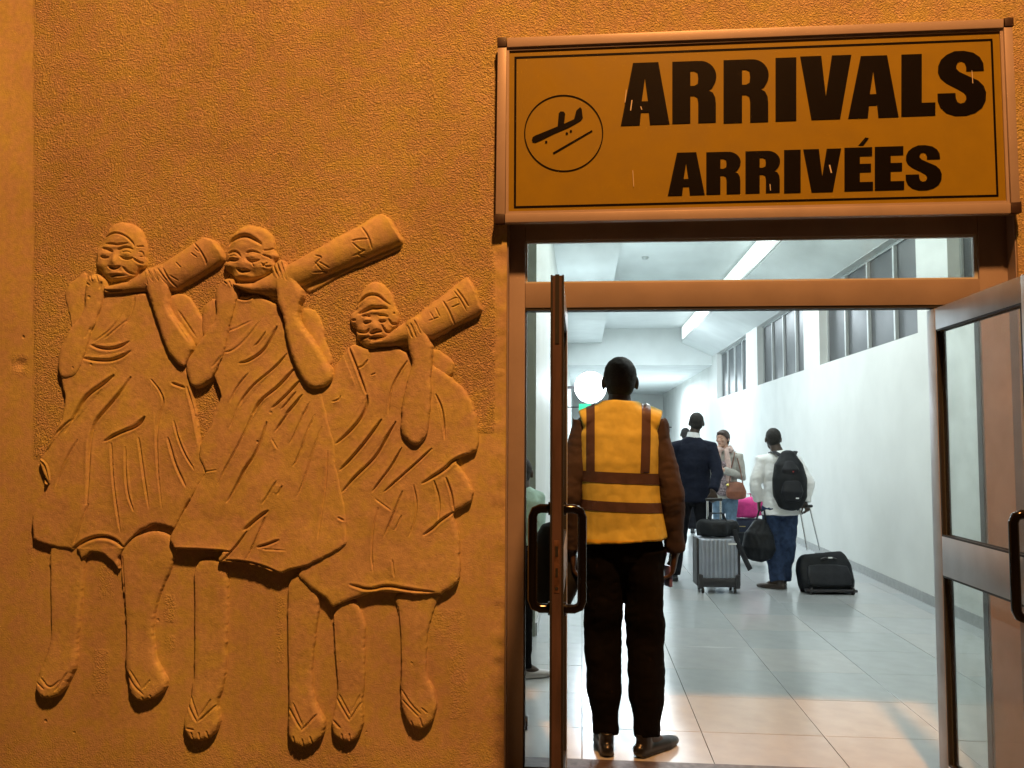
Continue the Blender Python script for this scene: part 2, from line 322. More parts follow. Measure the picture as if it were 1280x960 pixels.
# ------------------------------------------------------------------ carved relief
CR = dict(A=(40, 260, 4.2667), B=(340, 260, 4.2667), C=(30, 470, 4.2667), D=(330, 470, 4.2667), E=(30, 660, 4.2667), F=(200, 720, 3.2),
          h1=(100, 270, 10.667), h2=(260, 270, 10.667), h3=(420, 345, 10.667), M1=(200, 340, 5.333), M2=(200, 500, 5.333), M3=(200, 640, 5.333),
          R1=(390, 420, 5.333), R2=(390, 580, 5.333), P=(0, 0, 1))
def K(spec):
    """'A 10,20 30,40 B 5,6' -> photo positions"""
    out = []; c = CR['P']
    for t in spec.split():
        if t in CR: c = CR[t]
        else:
            x, y = t.split(','); out.append((c[0]+float(x)/c[2], c[1]+float(y)/c[2]))
    return out
MM = .001
def carve(name, parent, spec, H, ew=7, grooves=(), bumps=(), step=.7, f0=.5, seed=1, smoothn=2, axis=None):
    """one carved piece: outline, height (mm, may vary down the figure: [(y,h),...]), edge roll width in photo px,
    grooves (spec, width, depth mm[, step mm]), bumps (x, y, rx, ry, mm, angle)"""
    pts = K(spec)
    if smoothn == 1:          # keep the corners of cloth and horns crisp: only short bits of each edge are rounded off
        q = []
        for i in range(len(pts)):
            A_, B_ = np.array(pts[i]), np.array(pts[(i+1) % len(pts)]); l = np.hypot(*(B_-A_)); k_ = 5/l if l > 12 else None
            q += [A_]+([A_+(B_-A_)*k_, B_-(B_-A_)*k_] if k_ else [])
        pts = q
    p = chaikin(pts, smoothn)
    x0, y0 = p.min(0)-3; x1, y1 = p.max(0)+3
    gx = np.arange(x0, x1, step); gy = np.arange(y0, y1, step)
    X, Y = np.meshgrid(gx, gy)
    wob = (vnoise(X, Y, 9, seed)-.5)*1.2
    d, ins, _ = seg_dist(X, Y, p, True); d = np.where(ins, d, -d)+wob+(vnoise(X, Y, 3.5, seed+5)-.5)*.9
    sc = {'arm': .78, 'head': .74, 'robe': .70, 'horn': .78, 'shoulder': .6, 'leg': .72}[name]
    if name == 'leg': H = [(q[0], (q[1]*.6+9)/sc) for q in H]
    H = [(q[0], q[1]*sc) for q in H] if isinstance(H, (list, tuple)) else H*sc
    if name in ('arm', 'robe'): ew, f0 = ew*.75, .62
    Hm = np.interp(Y, [a for a, b in H], [b for a, b in H]) if isinstance(H, (list, tuple)) else np.full(X.shape, float(H))
    t = np.clip(d/ew, 0, 1); prof = f0+(1-f0)*np.sqrt(1-(1-t)**2)
    if axis:                      # round shaft: height from the distance to its centre line, ends cut square
        ax = np.array([q[:2] for q in axis]); D, _, T = seg_dist(X, Y, ax, False)
        r = np.interp(T, np.linspace(0, 1, len(axis)), [q[2] for q in axis]); e_ = np.clip(D/r, 0, 1)
        prof = (.18+.82*np.sqrt(1-e_**2))*np.clip(.55+d/4, 0, 1)
    h = Hm*prof
    h = h+(vnoise(X, Y, 26, seed+1)-.5)*3.5+(vnoise(X, Y, 7, seed+2)-.5)*.9
    nk = vnoise(X, Y, 2.6, seed+7); h = h+(vnoise(X, Y, 3.2, seed+6)-.5)*.5-np.clip(nk-.9, 0, 1)*12*(vnoise(X, Y, 40, seed+8) > .55)
    for g in grooves:
        q = chaikin(K(g[0]), 2, False); w, dep = g[1]*.9, g[2]*(1.8 if name == 'robe' else 1.35)
        gd, _, T = seg_dist(X, Y, q, False)
        taper = np.clip(np.minimum(T*3.2+.3, (1-T)*3.2+.1), 0, 1); w = w*(.6+.5*taper)
        h = h-dep*taper*np.exp(-(gd/w)**2)
        h = h+dep*.12*taper*np.exp(-((gd-w*2.4)/(w*1.3))**2)
        if name == 'robe' and len(g) == 3: g = (*g, 2.6)
        if len(g) > 3:      # one side of the fold stands higher: side given by sign of cross product
            nx_ = -(q[-1]-q[0])[1]; ny_ = (q[-1]-q[0])[0]; L_ = math.hypot(nx_, ny_)
            s = ((X-q[0][0])*nx_+(Y-q[0][1])*ny_)/L_
            h = h+g[3]*np.exp(-(gd/(w*5+2))**2)*np.where(s > 0, 1, 0)*taper
    for b in bumps:
        bx, by, rx, ry, a = b[:5]; an = b[5] if len(b) > 5 else 0
        c, s_ = math.cos(an), math.sin(an); ux = ((X-bx)*c+(Y-by)*s_)/rx; uy = (-(X-bx)*s_+(Y-by)*c)/ry
        h = h+a*np.sqrt(np.clip(1-(ux**2+uy**2), 0, 1)) if len(b) > 6 else h+a*np.exp(-(ux**2+uy**2)*1.6)
    edge = np.clip((d+1.2)/1.2, 0, 1)
    h = np.where(d < 0, -8+(h+8)*edge, h)
    WX, WZ = px2wall(X, Y)
    V = np.stack([WX, -h*MM, WZ], -1).reshape(-1, 3)
    return grid_mesh(name, V, len(gx), len(gy), (d > -1.3), M_OCHRE, parent, np.full(X.size, .0))
def hb(sp, rx, ry, a, an=0):
    x, y = K(sp)[0]; return (x, y, rx, ry, a, an)

FIG = []
# --- left musician
L = thing('carved_musician', 'carved plaster horn player at the far left, half-hidden behind his neighbour, curled toes down', 'relief sculpture', (0, WY-.001, 0), group='three carved horn players on the wall')
carve('leg', L, 'E 145,60 148,300 150,450 155,600 120,700 85,790 75,850 120,905 190,895 235,850 255,790 295,725 285,620 305,500 322,250 345,110 300,40', [(670, 14), (800, 17), (850, 34), (875, 46)], 6,
      [('E 150,90 150,400 157,600', .8, 6), ('E 110,790 160,850 215,800', 1, 5), ('E 90,815 130,850', .9, 5), ('E 190,860 250,760', .9, 5), ('E 120,880 130,900', .8, 6), ('E 150,885 155,905', .8, 6), ('E 180,885 180,905', .8, 6)], seed=11)
carve('leg', L, 'E 520,80 530,200 545,400 555,640 550,730 570,800 580,870 615,915 700,905 745,870 775,820 745,760 700,680 690,500 730,330 800,200 820,60 700,0', [(670, 16), (800, 18), (850, 32), (875, 48)], 8,
      [('E 535,150 548,400 557,640', .8, 6), ('E 555,750 600,830 660,880', 1, 5), ('E 580,750 640,840', .9, 4), ('E 690,800 650,850', .9, 4), ('E 610,890 615,910', .8, 6), ('E 650,890 655,915', .8, 6), ('E 690,880 700,905', .8, 6)], seed=12)
carve('shoulder', L, 'A 175,430 250,370 300,330 330,600 260,720 205,690 195,560', 14, 9, [('A 200,560 215,670', 1, 7)], seed=13, f0=.2)
carve('shoulder', L, 'M1 60,160 110,148 160,150 215,185 255,270 292,335 292,430 262,500 200,470 90,330 50,230', 22, 16, [('M1 130,260 250,440', 1.2, 3)], seed=14, f0=.25)
carve('robe', L, 'A 400,450 560,455 640,460 700,640 830,850 C 900,60 945,350 985,505 960,560 870,700 P 221,660 205,655 192,655 172,666 160,682 150,697 152,712 146,704 133,692 118,689 106,698 100,684 E 280,112 150,92 66,58 60,-70 P 66,604 60,606 52,578 60,562 80,525 84,498 79,470 A 180,870 290,780 330,640 370,560 390,480',
      [(360, 24), (480, 30), (600, 33), (690, 40)], 5,
      [('A 330,735 400,757 470,750 530,715', 1.5, 9), ('A 290,805 400,820 470,808 540,765', 1.6, 9), ('A 345,715 450,640 490,565', 1, 3), ('A 400,700 520,600', 1, 3), ('A 560,480 545,560 500,640', 1, 3),
       ('C 490,0 430,50 370,90 330,130 280,220 235,300', 1.7, 11), ('C 580,10 520,100 440,190 390,250 365,350 360,500 352,680', 1.5, 10), ('C 690,20 740,80 760,140 735,200 720,300 725,500 750,700', .9, 6),
       ('C 655,220 620,270 520,305 440,350', 1.5, 10), ('C 480,360 490,560 530,830', .9, 6), ('C 555,380 560,600 600,720', .9, 6), ('C 625,330 640,450 680,700', .9, 6), ('C 780,330 820,470 875,590', 1.1, 7),
       ('C 810,240 850,380 920,500', .9, 6), ('C 270,230 180,310 110,430', .9, 5), ('C 300,340 220,480 185,590', .8, 5), ('C 360,680 320,780 285,890', 1, 5), ('C 90,450 110,520 145,580', 1.5, 10), ('C 100,440 140,470 155,560', .8, -4),
       ('E 285,105 350,60 430,40 500,58 545,100', 1.8, 12), ('E 550,100 600,45 680,15 760,20 815,45', 1.2, 9), ('C 880,60 920,200 945,360', 1, 6), ('C 800,40 870,65', 1.2, 7), ('C 240,240 120,430', .7, 4)], seed=15, smoothn=1)
H1 = 'h1 560,95 640,100 760,140 850,230 890,340 910,430 905,560 905,650 870,700 820,700 780,760 740,820 640,870 520,890 430,880 380,840 300,760 250,700 235,600 245,470 290,420 350,330 370,240 450,140'
carve('head', L, H1, 46, 22, [('h1 385,300 460,255 530,245 620,270 700,320 760,390 770,430', 1.0, 7), ('h1 340,450 400,455 460,490 500,500', 1.3, 7), ('h1 390,390 500,395 540,410 590,400 700,385', 1.0, 6), ('h1 560,480 620,445 700,440 760,470', 1.2, 6),
      ('h1 320,560 380,585 450,570', 1, 5), ('h1 590,560 640,595 700,600 760,570', 1.0, 6), ('h1 620,510 680,490 740,520', .7, 4), ('h1 430,690 480,720 530,725 600,690', 1.2, 11), ('h1 620,700 680,770 760,790', 1.3, 6), ('h1 440,870 480,885 600,870 740,820', 1.0, 10), ('h1 450,830 540,800 640,810', .9, 5),
      ('h1 800,430 890,420', .9, 5), ('h1 830,500 870,490 880,560 830,560', .8, 5), ('h1 760,590 830,640 880,640', 1.2, 8), ('h1 245,480 260,600 245,700', 1.0, 8)],
      [hb('h1 395,525', 6, 4, 9), hb('h1 680,530', 7, 4.5, 9), hb('h1 530,640', 8, 9, 13), hb('h1 520,560', 4, 10, 7), hb('h1 350,660', 7, 9, 6), hb('h1 720,680', 8, 8, 6), hb('h1 540,780', 12, 3, 8), hb('h1 560,840', 9, 2.5, 5), hb('h1 550,340', 18, 7, 4), hb('h1 500,440', 16, 2.5, 4)], step=.5, seed=16, f0=.3)
horn = carve('horn', L, 'A 395,425 430,400 520,395 600,355 620,330 700,300 800,235 880,180 930,160 985,180 1025,235 1035,280 1015,300 900,375 785,442 740,440 640,450 520,462 440,482 405,465', [(290, 62), (345, 58), (372, 44)], 15,
      [('A 880,195 920,235 950,290 945,310', .9, 7), ('A 870,250 905,275', .7, 5), ('A 890,225 920,250', .7, 5), ('A 790,300 820,330', .7, 4), ('A 760,370 800,395', .7, 4), ('A 720,330 760,400 790,430', .9, 6), ('A 400,440 430,450 500,445', .8, 6), ('A 690,330 745,400', .8, 5)], seed=17, smoothn=1, axis=((136,364,5),(166.6,359.6,8),(185.3,351.4,15),(214,347,19),(268,313,21),(285,302.5,21)))
carve('arm', L, 'A 300,395 330,360 360,355 400,385 415,420 395,480 372,560 350,620 320,700 295,790 275,850 250,895 205,912 165,905 155,850 160,780 195,690 240,620 285,570 300,500', 40, 8,
      [('A 330,365 345,400', .7, 6), ('A 360,365 375,400', .7, 6), ('A 300,400 330,420', .8, 5), ('A 395,400 380,440', .8, 4), ('A 300,700 330,640', .8, 4)], [hb('A 345,385', 5, 4, 6), hb('A 395,395', 4, 4, 8)], seed=18, step=.7)
carve('arm', L, 'A 605,370 620,335 690,322 715,345 745,420 740,520 760,560 810,630 885,735 850,800 835,858 800,840 755,790 720,720 690,630 655,520 635,440', 56, 9,
      [('A 640,340 670,400', .8, 7), ('A 665,332 700,400', .8, 7), ('A 690,330 735,410', .8, 7), ('A 622,350 640,420', .8, 6), ('A 740,540 790,620 860,720', 1, 3)], seed=19, step=.7)
# --- middle musician
Mf = thing('carved_musician', 'carved plaster horn player in the middle, the tallest, with the longest horn raised right', 'relief sculpture', (0, WY-.002, 0), group='three carved horn players on the wall')
carve('leg', Mf, 'F 138,-70 143,100 142,300 138,440 125,500 105,560 103,605 125,640 165,655 215,640 240,605 245,560 232,500 262,420 268,300 275,100 272,-70', [(720, 14), (850, 17), (895, 36), (925, 50)], 7,
      [('F 140,-40 143,200 142,420', .8, 6), ('F 115,500 160,575', 1.1, 6), ('F 130,470 165,560', 1, 5), ('F 235,510 165,575', 1.1, 6), ('F 215,485 170,555', 1, 5), ('F 120,600 150,605', 1, 6), ('F 140,615 145,640', .9, 7), ('F 170,615 172,640', .9, 7), ('F 200,610 205,635', .9, 7)], seed=21)
carve('leg', Mf, 'F 515,0 512,200 516,400 522,500 518,600 530,655 580,680 630,660 662,625 668,570 635,530 612,450 610,350 630,200 645,70 600,-20', [(720, 20), (850, 20), (895, 38), (930, 54)], 7,
      [('F 515,20 513,200 518,400 522,500', .8, 7), ('F 525,520 575,605', 1.1, 6), ('F 540,500 580,590', 1, 5), ('F 635,545 575,610', 1.1, 6), ('F 545,630 550,665', .9, 7), ('F 580,640 585,672', .9, 7), ('F 610,630 620,660', .9, 7)], seed=22)
carve('shoulder', Mf, 'M1 930,250 1000,238 1050,270 1085,340 1095,440 1130,520 1158,600 1100,640 1000,560', 22, 12, seed=23, f0=.2)
carve('shoulder', Mf, 'M1 290,235 330,195 385,180 420,300 380,400 300,470 285,380', 20, 9, [('M1 375,190 390,250', 1, 6)], seed=24, f0=.25)
carve('robe', Mf, 'M1 500,180 640,150 700,185 800,225 860,420 930,650 1085,790 M2 1100,0 1145,180 1178,290 1180,400 1212,560 1245,700 1262,900 M3 1262,208 1150,280 1000,350 880,378 828,405 780,390 700,365 600,335 470,322 425,330 405,310 440,262 300,250 120,240 85,175 M2 110,870 150,780 205,690 262,575 322,478 278,385 M2 278,300 340,190 380,70 M1 420,830 400,760 375,700 430,560 470,400',
      [(370, 26), (480, 34), (560, 40), (650, 46), (700, 64), (720, 72)], 5,
      [('M1 790,370 740,470 690,540 600,600 540,612', 1.3, 9), ('M1 715,400 690,450 640,500', .8, 4), ('M1 855,550 780,640 640,750 560,850 510,950', 1.0, 7), ('M1 905,650 800,770 680,860 630,950', 1.3, 9),
       ('M1 600,680 520,780 480,870', .9, 5), ('M1 940,730 850,830 760,910', 1.1, 8), ('M1 960,820 850,950', .9, 6), ('M1 920,800 820,920', .8, 5), ('M1 1010,870 975,950', .7, 4), ('M1 460,400 520,380 620,330', 1.0, 3), ('M1 440,540 500,530 600,440 700,300', 1.2, 3),
       ('M1 370,720 400,770 420,840', 1, 7), ('M2 570,0 510,110 480,190', .8, 4), ('M2 700,0 640,80 570,240 490,390 440,480 400,570', .9, 6), ('M2 725,150 690,270 640,380 580,460 530,570 465,680', 1.2, 9), ('M2 940,0 850,110 780,215', 1.0, 7),
       ('M2 1000,30 940,160 900,250 880,290', .8, 4), ('M2 1045,100 990,215 930,400 900,440', .8, 5), ('M2 1090,180 1020,370 970,550 930,640', .8, 4), ('M2 1130,340 1120,560 1090,760 1070,920', .8, 5), ('M2 790,540 700,690', .9, 5), ('M2 830,570 800,630', .9, 5),
       ('M2 735,735 650,800 580,865', 1.5, 10), ('M2 715,780 680,880 645,960 M3 600,310', .9, 5), ('M2 600,870 540,960 M3 470,290 440,318', 1.0, 6), ('M3 810,180 740,210 670,228', 1.3, 8), ('M3 495,256 300,243 120,238', 1.1, 8),
       ('M3 465,312 600,322 700,345 825,395', 1.1, 6), ('M1 530,180 590,190 630,170', 1.3, 9), ('M2 310,480 400,465', .7, 3), ('M2 760,260 800,330', .8, 2), ('M3 700,240 860,250', .8, 2), ('M2 1200,780 1240,800', 1, 5)], seed=25, smoothn=1)
H2 = 'h2 500,150 600,135 750,165 860,250 900,350 905,430 890,470 950,520 950,570 895,600 905,690 860,740 790,790 700,850 560,885 430,885 385,840 330,770 245,700 240,650 262,600 262,500 290,420 310,310 380,220'
carve('head', Mf, H2, 48, 22, [('h2 310,405 350,345 420,310 500,292 570,295 640,330 720,375 750,410', 1.9, 13), ('h2 300,520 380,488 440,510 485,575', 1.1, 7), ('h2 555,520 600,495 660,495 740,525', 1.0, 7), ('h2 330,605 400,622 455,600', 1.3, 8), ('h2 555,585 600,635 660,630 730,608', 1.4, 9),
      ('h2 330,560 380,545 430,560', .7, 4), ('h2 270,620 330,615', 1.1, 6), ('h2 425,725 490,765 530,755 600,755', 1.5, 12), ('h2 385,840 450,880 560,880 640,862 750,825', 1.3, 11), ('h2 760,540 840,560 870,590', 1.1, 7), ('h2 760,690 830,640', 1, 6), ('h2 750,650 800,700 880,680', 1, 5), ('h2 620,640 660,700', .8, 4), ('h2 770,480 860,470 890,440', .9, 5)],
      [hb('h2 380,568', 7, 3.6, 9), hb('h2 640,560', 7, 3.6, 9), hb('h2 530,670', 9, 9, 14), hb('h2 330,680', 9, 5, 9), hb('h2 690,690', 7, 8, 9), hb('h2 510,815', 13, 3.2, 9), hb('h2 540,420', 20, 8, 5), hb('h2 600,220', 22, 8, 8), hb('h2 800,680', 5, 5, 5)], step=.5, seed=26, f0=.3)
carve('horn', Mf, 'M1 488,82 520,105 600,138 680,152 790,188 B 40,450 160,420 200,455 400,345 640,238 690,215 700,180 640,70 590,35 555,40 440,110 280,200 130,290 50,325 M1 700,50 640,78 560,84', [(280, 66), (340, 66), (362, 58), (374, 46)], 15,
      [('B 490,115 530,165 545,230', .9, 6), ('B 440,190 480,180 535,180', .8, 5), ('B 445,200 490,240 515,235 440,270', .8, 5), ('B 470,260 520,270', .8, 5), ('B 245,265 290,275 250,305 240,330', .8, 5), ('B 245,300 290,350 310,345 230,355', .8, 5), ('B 270,300 320,330', .7, 4)], seed=27, smoothn=1, axis=((293.8,357.8,4),(320,362.5,8),(345,356,15),(370,344,17),(486,289,22.5),(520,273,22.5)))
carve('arm', Mf, 'M1 400,110 430,70 470,48 500,55 520,110 530,175 512,230 492,320 465,420 445,550 405,620 372,700 330,742 262,778 222,762 202,700 190,610 240,530 290,450 350,370 388,310 392,240 382,180', 44, 8,
      [('M1 440,70 470,90', .8, 5), ('M1 480,70 500,110', .8, 5), ('M1 370,640 430,560', .9, 4)], [hb('M1 455,70', 4, 4, 7), hb('M1 500,95', 4, 4, 7)], seed=28, step=.7)
carve('arm', Mf, 'M1 757,10 765,-20 800,-60 830,-75 870,-30 900,20 945,100 975,150 945,230 935,300 965,370 1052,470 1112,580 1172,680 1145,750 1085,782 1020,778 968,735 930,655 888,540 858,420 832,290 800,210 792,120', 62, 9,
      [('M1 780,-30 815,50', .8, 7), ('M1 805,-45 840,55', .8, 7), ('M1 830,-55 868,70', .8, 7), ('M1 960,370 1050,490', 1, 2)], seed=29, step=.7)
# --- right musician
Rt = thing('carved_musician', 'carved plaster horn player nearest the door, the shortest, with stubby horn and fringed shawl', 'relief sculpture', (0, WY-.0015, 0), group='three carved horn players on the wall')
carve('leg', Rt, 'F 692,120 700,300 714,440 705,500 690,580 700,630 740,655 780,655 808,615 818,560 808,500 822,420 820,250 826,190 780,80', [(750, 14), (870, 18), (900, 34), (925, 46)], 6,
      [('F 695,140 702,300 716,460', .8, 8), ('F 712,485 765,570', 1.1, 6), ('F 722,470 768,550', 1, 5), ('F 810,500 765,570', 1.1, 6), ('F 805,470 772,540', .9, 4), ('F 700,570 730,600', 1.1, 6), ('F 735,620 740,650', .9, 6), ('F 765,620 768,650', .9, 6)], seed=31)
carve('leg', Rt, 'F 930,60 960,150 968,300 965,430 965,490 985,560 1015,600 1055,605 1090,580 1112,520 1092,440 1062,400 1068,280 1075,200 1100,120 1130,60', [(750, 16), (860, 18), (890, 34), (912, 46)], 8,
      [('F 955,120 966,300 966,430', .8, 8), ('F 970,450 1010,510 1050,545', 1, 5), ('F 975,490 1040,555', .9, 5), ('F 1050,520 1075,540', .8, 5), ('F 1010,570 1020,600', .9, 6), ('F 1045,560 1055,595', .9, 6)], seed=32)
carve('shoulder', Rt, 'R1 790,95 835,92 900,135 950,175 940,260 880,280 800,230', 20, 8, seed=33, f0=.25)
carve('robe', Rt, 'R1 250,75 300,60 380,95 490,80 560,72 650,130 800,190 900,255 1000,345 1062,430 1100,560 1112,690 1098,765 1010,800 960,840 R2 970,5 1040,95 1078,180 1062,245 1000,285 950,310 945,345 965,420 985,500 988,700 978,780 920,830 860,862 700,862 560,850 470,845 410,850 300,890 150,948 100,885 0,822 -80,740 -30,560 -60,300 R1 60,900 40,700 -60,400 20,330 120,330 150,270 160,200',
      [(430, 24), (520, 34), (600, 38), (680, 42), (740, 50)], 8,
      [('R1 640,170 580,260 530,370 515,520', .9, 7), ('R1 665,250 630,390 605,530', .9, 6), ('R1 470,560 380,690 270,820 195,895', 1.2, 10), ('R1 565,575 500,690 440,800 350,890 280,955 R2 210,190', 1.2, 10),
       ('R1 605,745 540,870 470,955 R2 410,185', .9, 7), ('R1 805,750 700,850 580,955 R2 490,185', 1.0, 8), ('R1 830,390 870,470 885,560 890,690', .9, 7), ('R1 310,220 350,200 380,160', 1, 6), ('R1 250,75 310,220 370,390', 1.1, 9), ('R1 375,400 375,470 330,560 250,650 170,720', 1.3, 11),
       ('R1 145,440 190,425 200,400', .8, 5), ('R1 1040,790 940,835 R2 900,30 740,130', 1.6, 12), ('R1 400,265 430,250', .8, 4), ('R2 610,180 560,310 490,480', .9, 6), ('R2 685,140 710,260 690,390 655,480', .8, 5), ('R2 820,110 860,230 850,370', .9, 6), ('R2 900,90 940,200 950,310', 1.0, 8),
       ('R2 450,290 415,430 408,600 420,710', .8, 5), ('R2 605,340 560,440', .8, 4), ('R2 545,630 560,750', .8, 4), ('R2 945,320 850,385 820,420 750,470', 1.3, 9), ('R2 270,797 400,832 510,800 650,830 820,845', 1.6, 11), ('R2 430,230 540,310', .9, 2), ('R1 200,90 250,200 300,330', .8, 0)], seed=34, smoothn=1)
H3 = 'h3 450,100 540,80 640,110 730,220 785,340 800,430 850,500 845,620 800,690 760,720 760,800 700,870 600,950 500,990 400,960 330,880 280,820 285,720 215,660 195,570 215,500 290,460 290,380 315,280 370,190'
carve('head', Rt, H3, 46, 22, [('h3 310,400 360,335 430,278 500,262 590,278 650,335 740,400', 1.4, 11), ('h3 325,515 420,482 500,442 560,450 640,435 710,452', 1.8, 13), ('h3 370,550 430,540 485,560', 1.1, 8), ('h3 590,540 660,540 720,555', 1.1, 8), ('h3 400,640 450,640 500,618', 1.3, 9), ('h3 600,620 640,628 690,610', 1.2, 8),
      ('h3 480,775 520,782 570,755 640,752', 1.5, 13), ('h3 300,745 380,775 440,765 468,715', 1.2, 9), ('h3 635,670 680,760 740,765 765,720', 1.3, 9), ('h3 270,900 350,832 450,830', 1.3, 9), ('h3 468,850 540,828 655,825', 1.3, 10), ('h3 720,590 760,660 830,640', 1.2, 8), ('h3 230,600 290,600', 1.1, 6), ('h3 780,500 800,520', 1.5, 6)],
      [hb('h3 440,600', 5.5, 3.6, 9), hb('h3 640,588', 5.5, 3.4, 9), hb('h3 560,690', 9, 8, 14), hb('h3 370,710', 8, 6, 8), hb('h3 700,700', 5, 7, 8), hb('h3 380,800', 9, 3, 7), hb('h3 560,800', 9, 3, 8), hb('h3 500,370', 18, 7, 6), hb('h3 540,500', 18, 3, 5)], step=.5, seed=36, f0=.3)
carve('horn', Rt, 'h3 330,900 400,870 500,868 650,850 760,745 900,645 B 790,560 880,490 960,430 1010,385 1045,370 1085,430 1122,550 1100,580 1000,625 900,680 860,700 780,700 730,725 h3 950,945 800,940 650,965 520,965 400,930', [(340, 60), (420, 58), (440, 46)], 15,
      [('B 920,505 955,560 980,630', .9, 6), ('B 990,440 1030,490 1055,535', .9, 6), ('B 975,450 1015,500 1045,560', .7, 4), ('B 850,560 875,600', .7, 4), ('B 880,540 905,590', .7, 4), ('B 845,610 900,590', .7, 4), ('B 940,510 1000,480 1000,515', .7, 4), ('B 965,540 1010,520', .7, 4)], seed=37, smoothn=1, axis=((466.9,430.3,5),(491,424.7,10),(504.4,418,14),(534.5,409,17.5),(590,372,25),(620,352,25)))
carve('arm', Rt, 'B 712,625 740,598 790,580 810,640 850,710 862,760 R1 812,110 800,240 802,400 792,560 782,640 752,705 700,732 640,705 603,640 603,520 625,385 655,265 680,200 665,120 648,60', 60, 9,
      [('B 732,635 760,700', .8, 7), ('B 750,622 782,700', .8, 7), ('B 768,605 805,680', .8, 7)], seed=39, step=.7)
# ------------------------------------------------------------------ ground outside
bm = bmesh.new(); box(bm, -40, 40, -60, WY+.3, -.6, -.15); g = bmobj('pavement', bm, mat('paving_asphalt', (.06, .057, .055), .85, noise=.3, nscale=3, bump=.4, bscale=40)); g['kind'] = 'structure'
bm = bmesh.new(); box(bm, -.9, 2.5, 1.9, WY-.02, -.15, -.006); g = bmobj('door_step', bm, mat('step_concrete', (.14, .135, .12), .8, noise=.3, nscale=5, bump=.3), bevel=.008); g['kind'] = 'structure'
# footing of the wall below floor level


# ------------------------------------------------------------------ door frame
FY = 3.80
JX0, JX1 = -.260, 1.740
df = thing('door_frame', 'brown aluminium door frame with glazed transom set in the doorway', 'door frame', (0, FY, 0))
HZ0, TZ1, TZ0 = 2.378, 2.179, 2.064
boxo('jamb', (OX0+.002, JX0, 0, .07, 0, OZ-.002), M_FRAME, df, .003)
boxo('jamb', (JX1, OX1-.002, 0, .07, 0, OZ-.002), M_FRAME, df, .003)
boxo('head_rail', (JX0+.001, JX1-.001, .002, .068, HZ0, OZ-.004), M_FRAME, df, .003)
boxo('transom_bar', (JX0+.001, JX1-.001, -.004, .072, TZ0, TZ1), M_FRAME, df, .003)
boxo('transom_pane', (JX0+.002, JX1-.002, .03, .036, TZ1+.002, HZ0-.002), M_GLASS, df)
bm = bmesh.new()
for b in ((JX0+.001, JX0+.010, .012, .03, TZ1, HZ0), (JX1-.016, JX1-.001, .012, .03, TZ1, HZ0), (JX0+.010, JX1-.016, .0125, .0295, HZ0-.010, HZ0-.001), (JX0+.010, JX1-.016, .0125, .0295, TZ1+.001, TZ1+.009)): box(bm, *b)
bmobj('glazing_bead', bm, mat('pale_bead', (.55, .58, .58), .4), df)
bm = bmesh.new(); box(bm, JX0+.001, JX0+.007, .01, .05, .02, TZ0-.012); box(bm, JX0+.001, JX1-.001, .0, .06, TZ0-.012, TZ0-.001); box(bm, JX1-.007, JX1-.001, .01, .05, .02, TZ0-.012)
bmobj('gasket', bm, M_ALUD, df)
bm = bmesh.new(); box(bm, OX0, JX0+.3, -.07, .15, -.02, .012); box(bm, JX0+.3, OX1, -.07, .15, -.02, .0118); box(bm, OX0+.02, OX1-.02, .015, .03, .0125, .018)
bmobj('threshold', bm, mat('threshold_metal', (.10, .075, .065), .5, .2, noise=.4, nscale=30), df, bevel=.002)
# frame lining between the wall face and the frame
boxo('lining', (OX0+.001, OX0+.006, -.07, -.001, 0, OZ-.001), M_FRAME, df); boxo('lining', (OX1-.006, OX1-.001, -.07, -.001, 0, OZ-.001), M_FRAME, df)

M_LEAF = mat('leaf_aluminium', (.56, .57, .60), .42, .3, noise=.12, nscale=7, bump=.08, bscale=150)
def pull(sx, parent):
    y, r, off = -.84, .0165, .088
    bm = bmesh.new(); x = sx*off
    pts = [(sx*.02, y, 1.215), (sx*(off-.028), y, 1.215), (sx*(off-.008), y, 1.207), (x, y, 1.187), (x, y, 1.04), (x, y, .892), (sx*(off-.008), y, .872), (sx*(off-.028), y, .864), (sx*.02, y, .864)]
    loft(bm, pts, [r]*len(pts), seg=16, ref=(0, 1, 0), cap=False)
    h = bmobj('pull_handle', bm, M_HANDLE, parent, smooth=True, angle=60)
    for z in (1.215, .864):
        bm = bmesh.new(); loft(bm, [(sx*.0225, y, z), (sx*.032, y, z)], [.024, .024], seg=20, ref=(0, 1, 0), cap=False); bmobj('rose', bm, M_HANDLE, h, smooth=True)
M_EDGE = mat('tarnished_edge', (.12, .075, .07), .5, .2, noise=.4, nscale=25, stretch=(1, 1, .2))
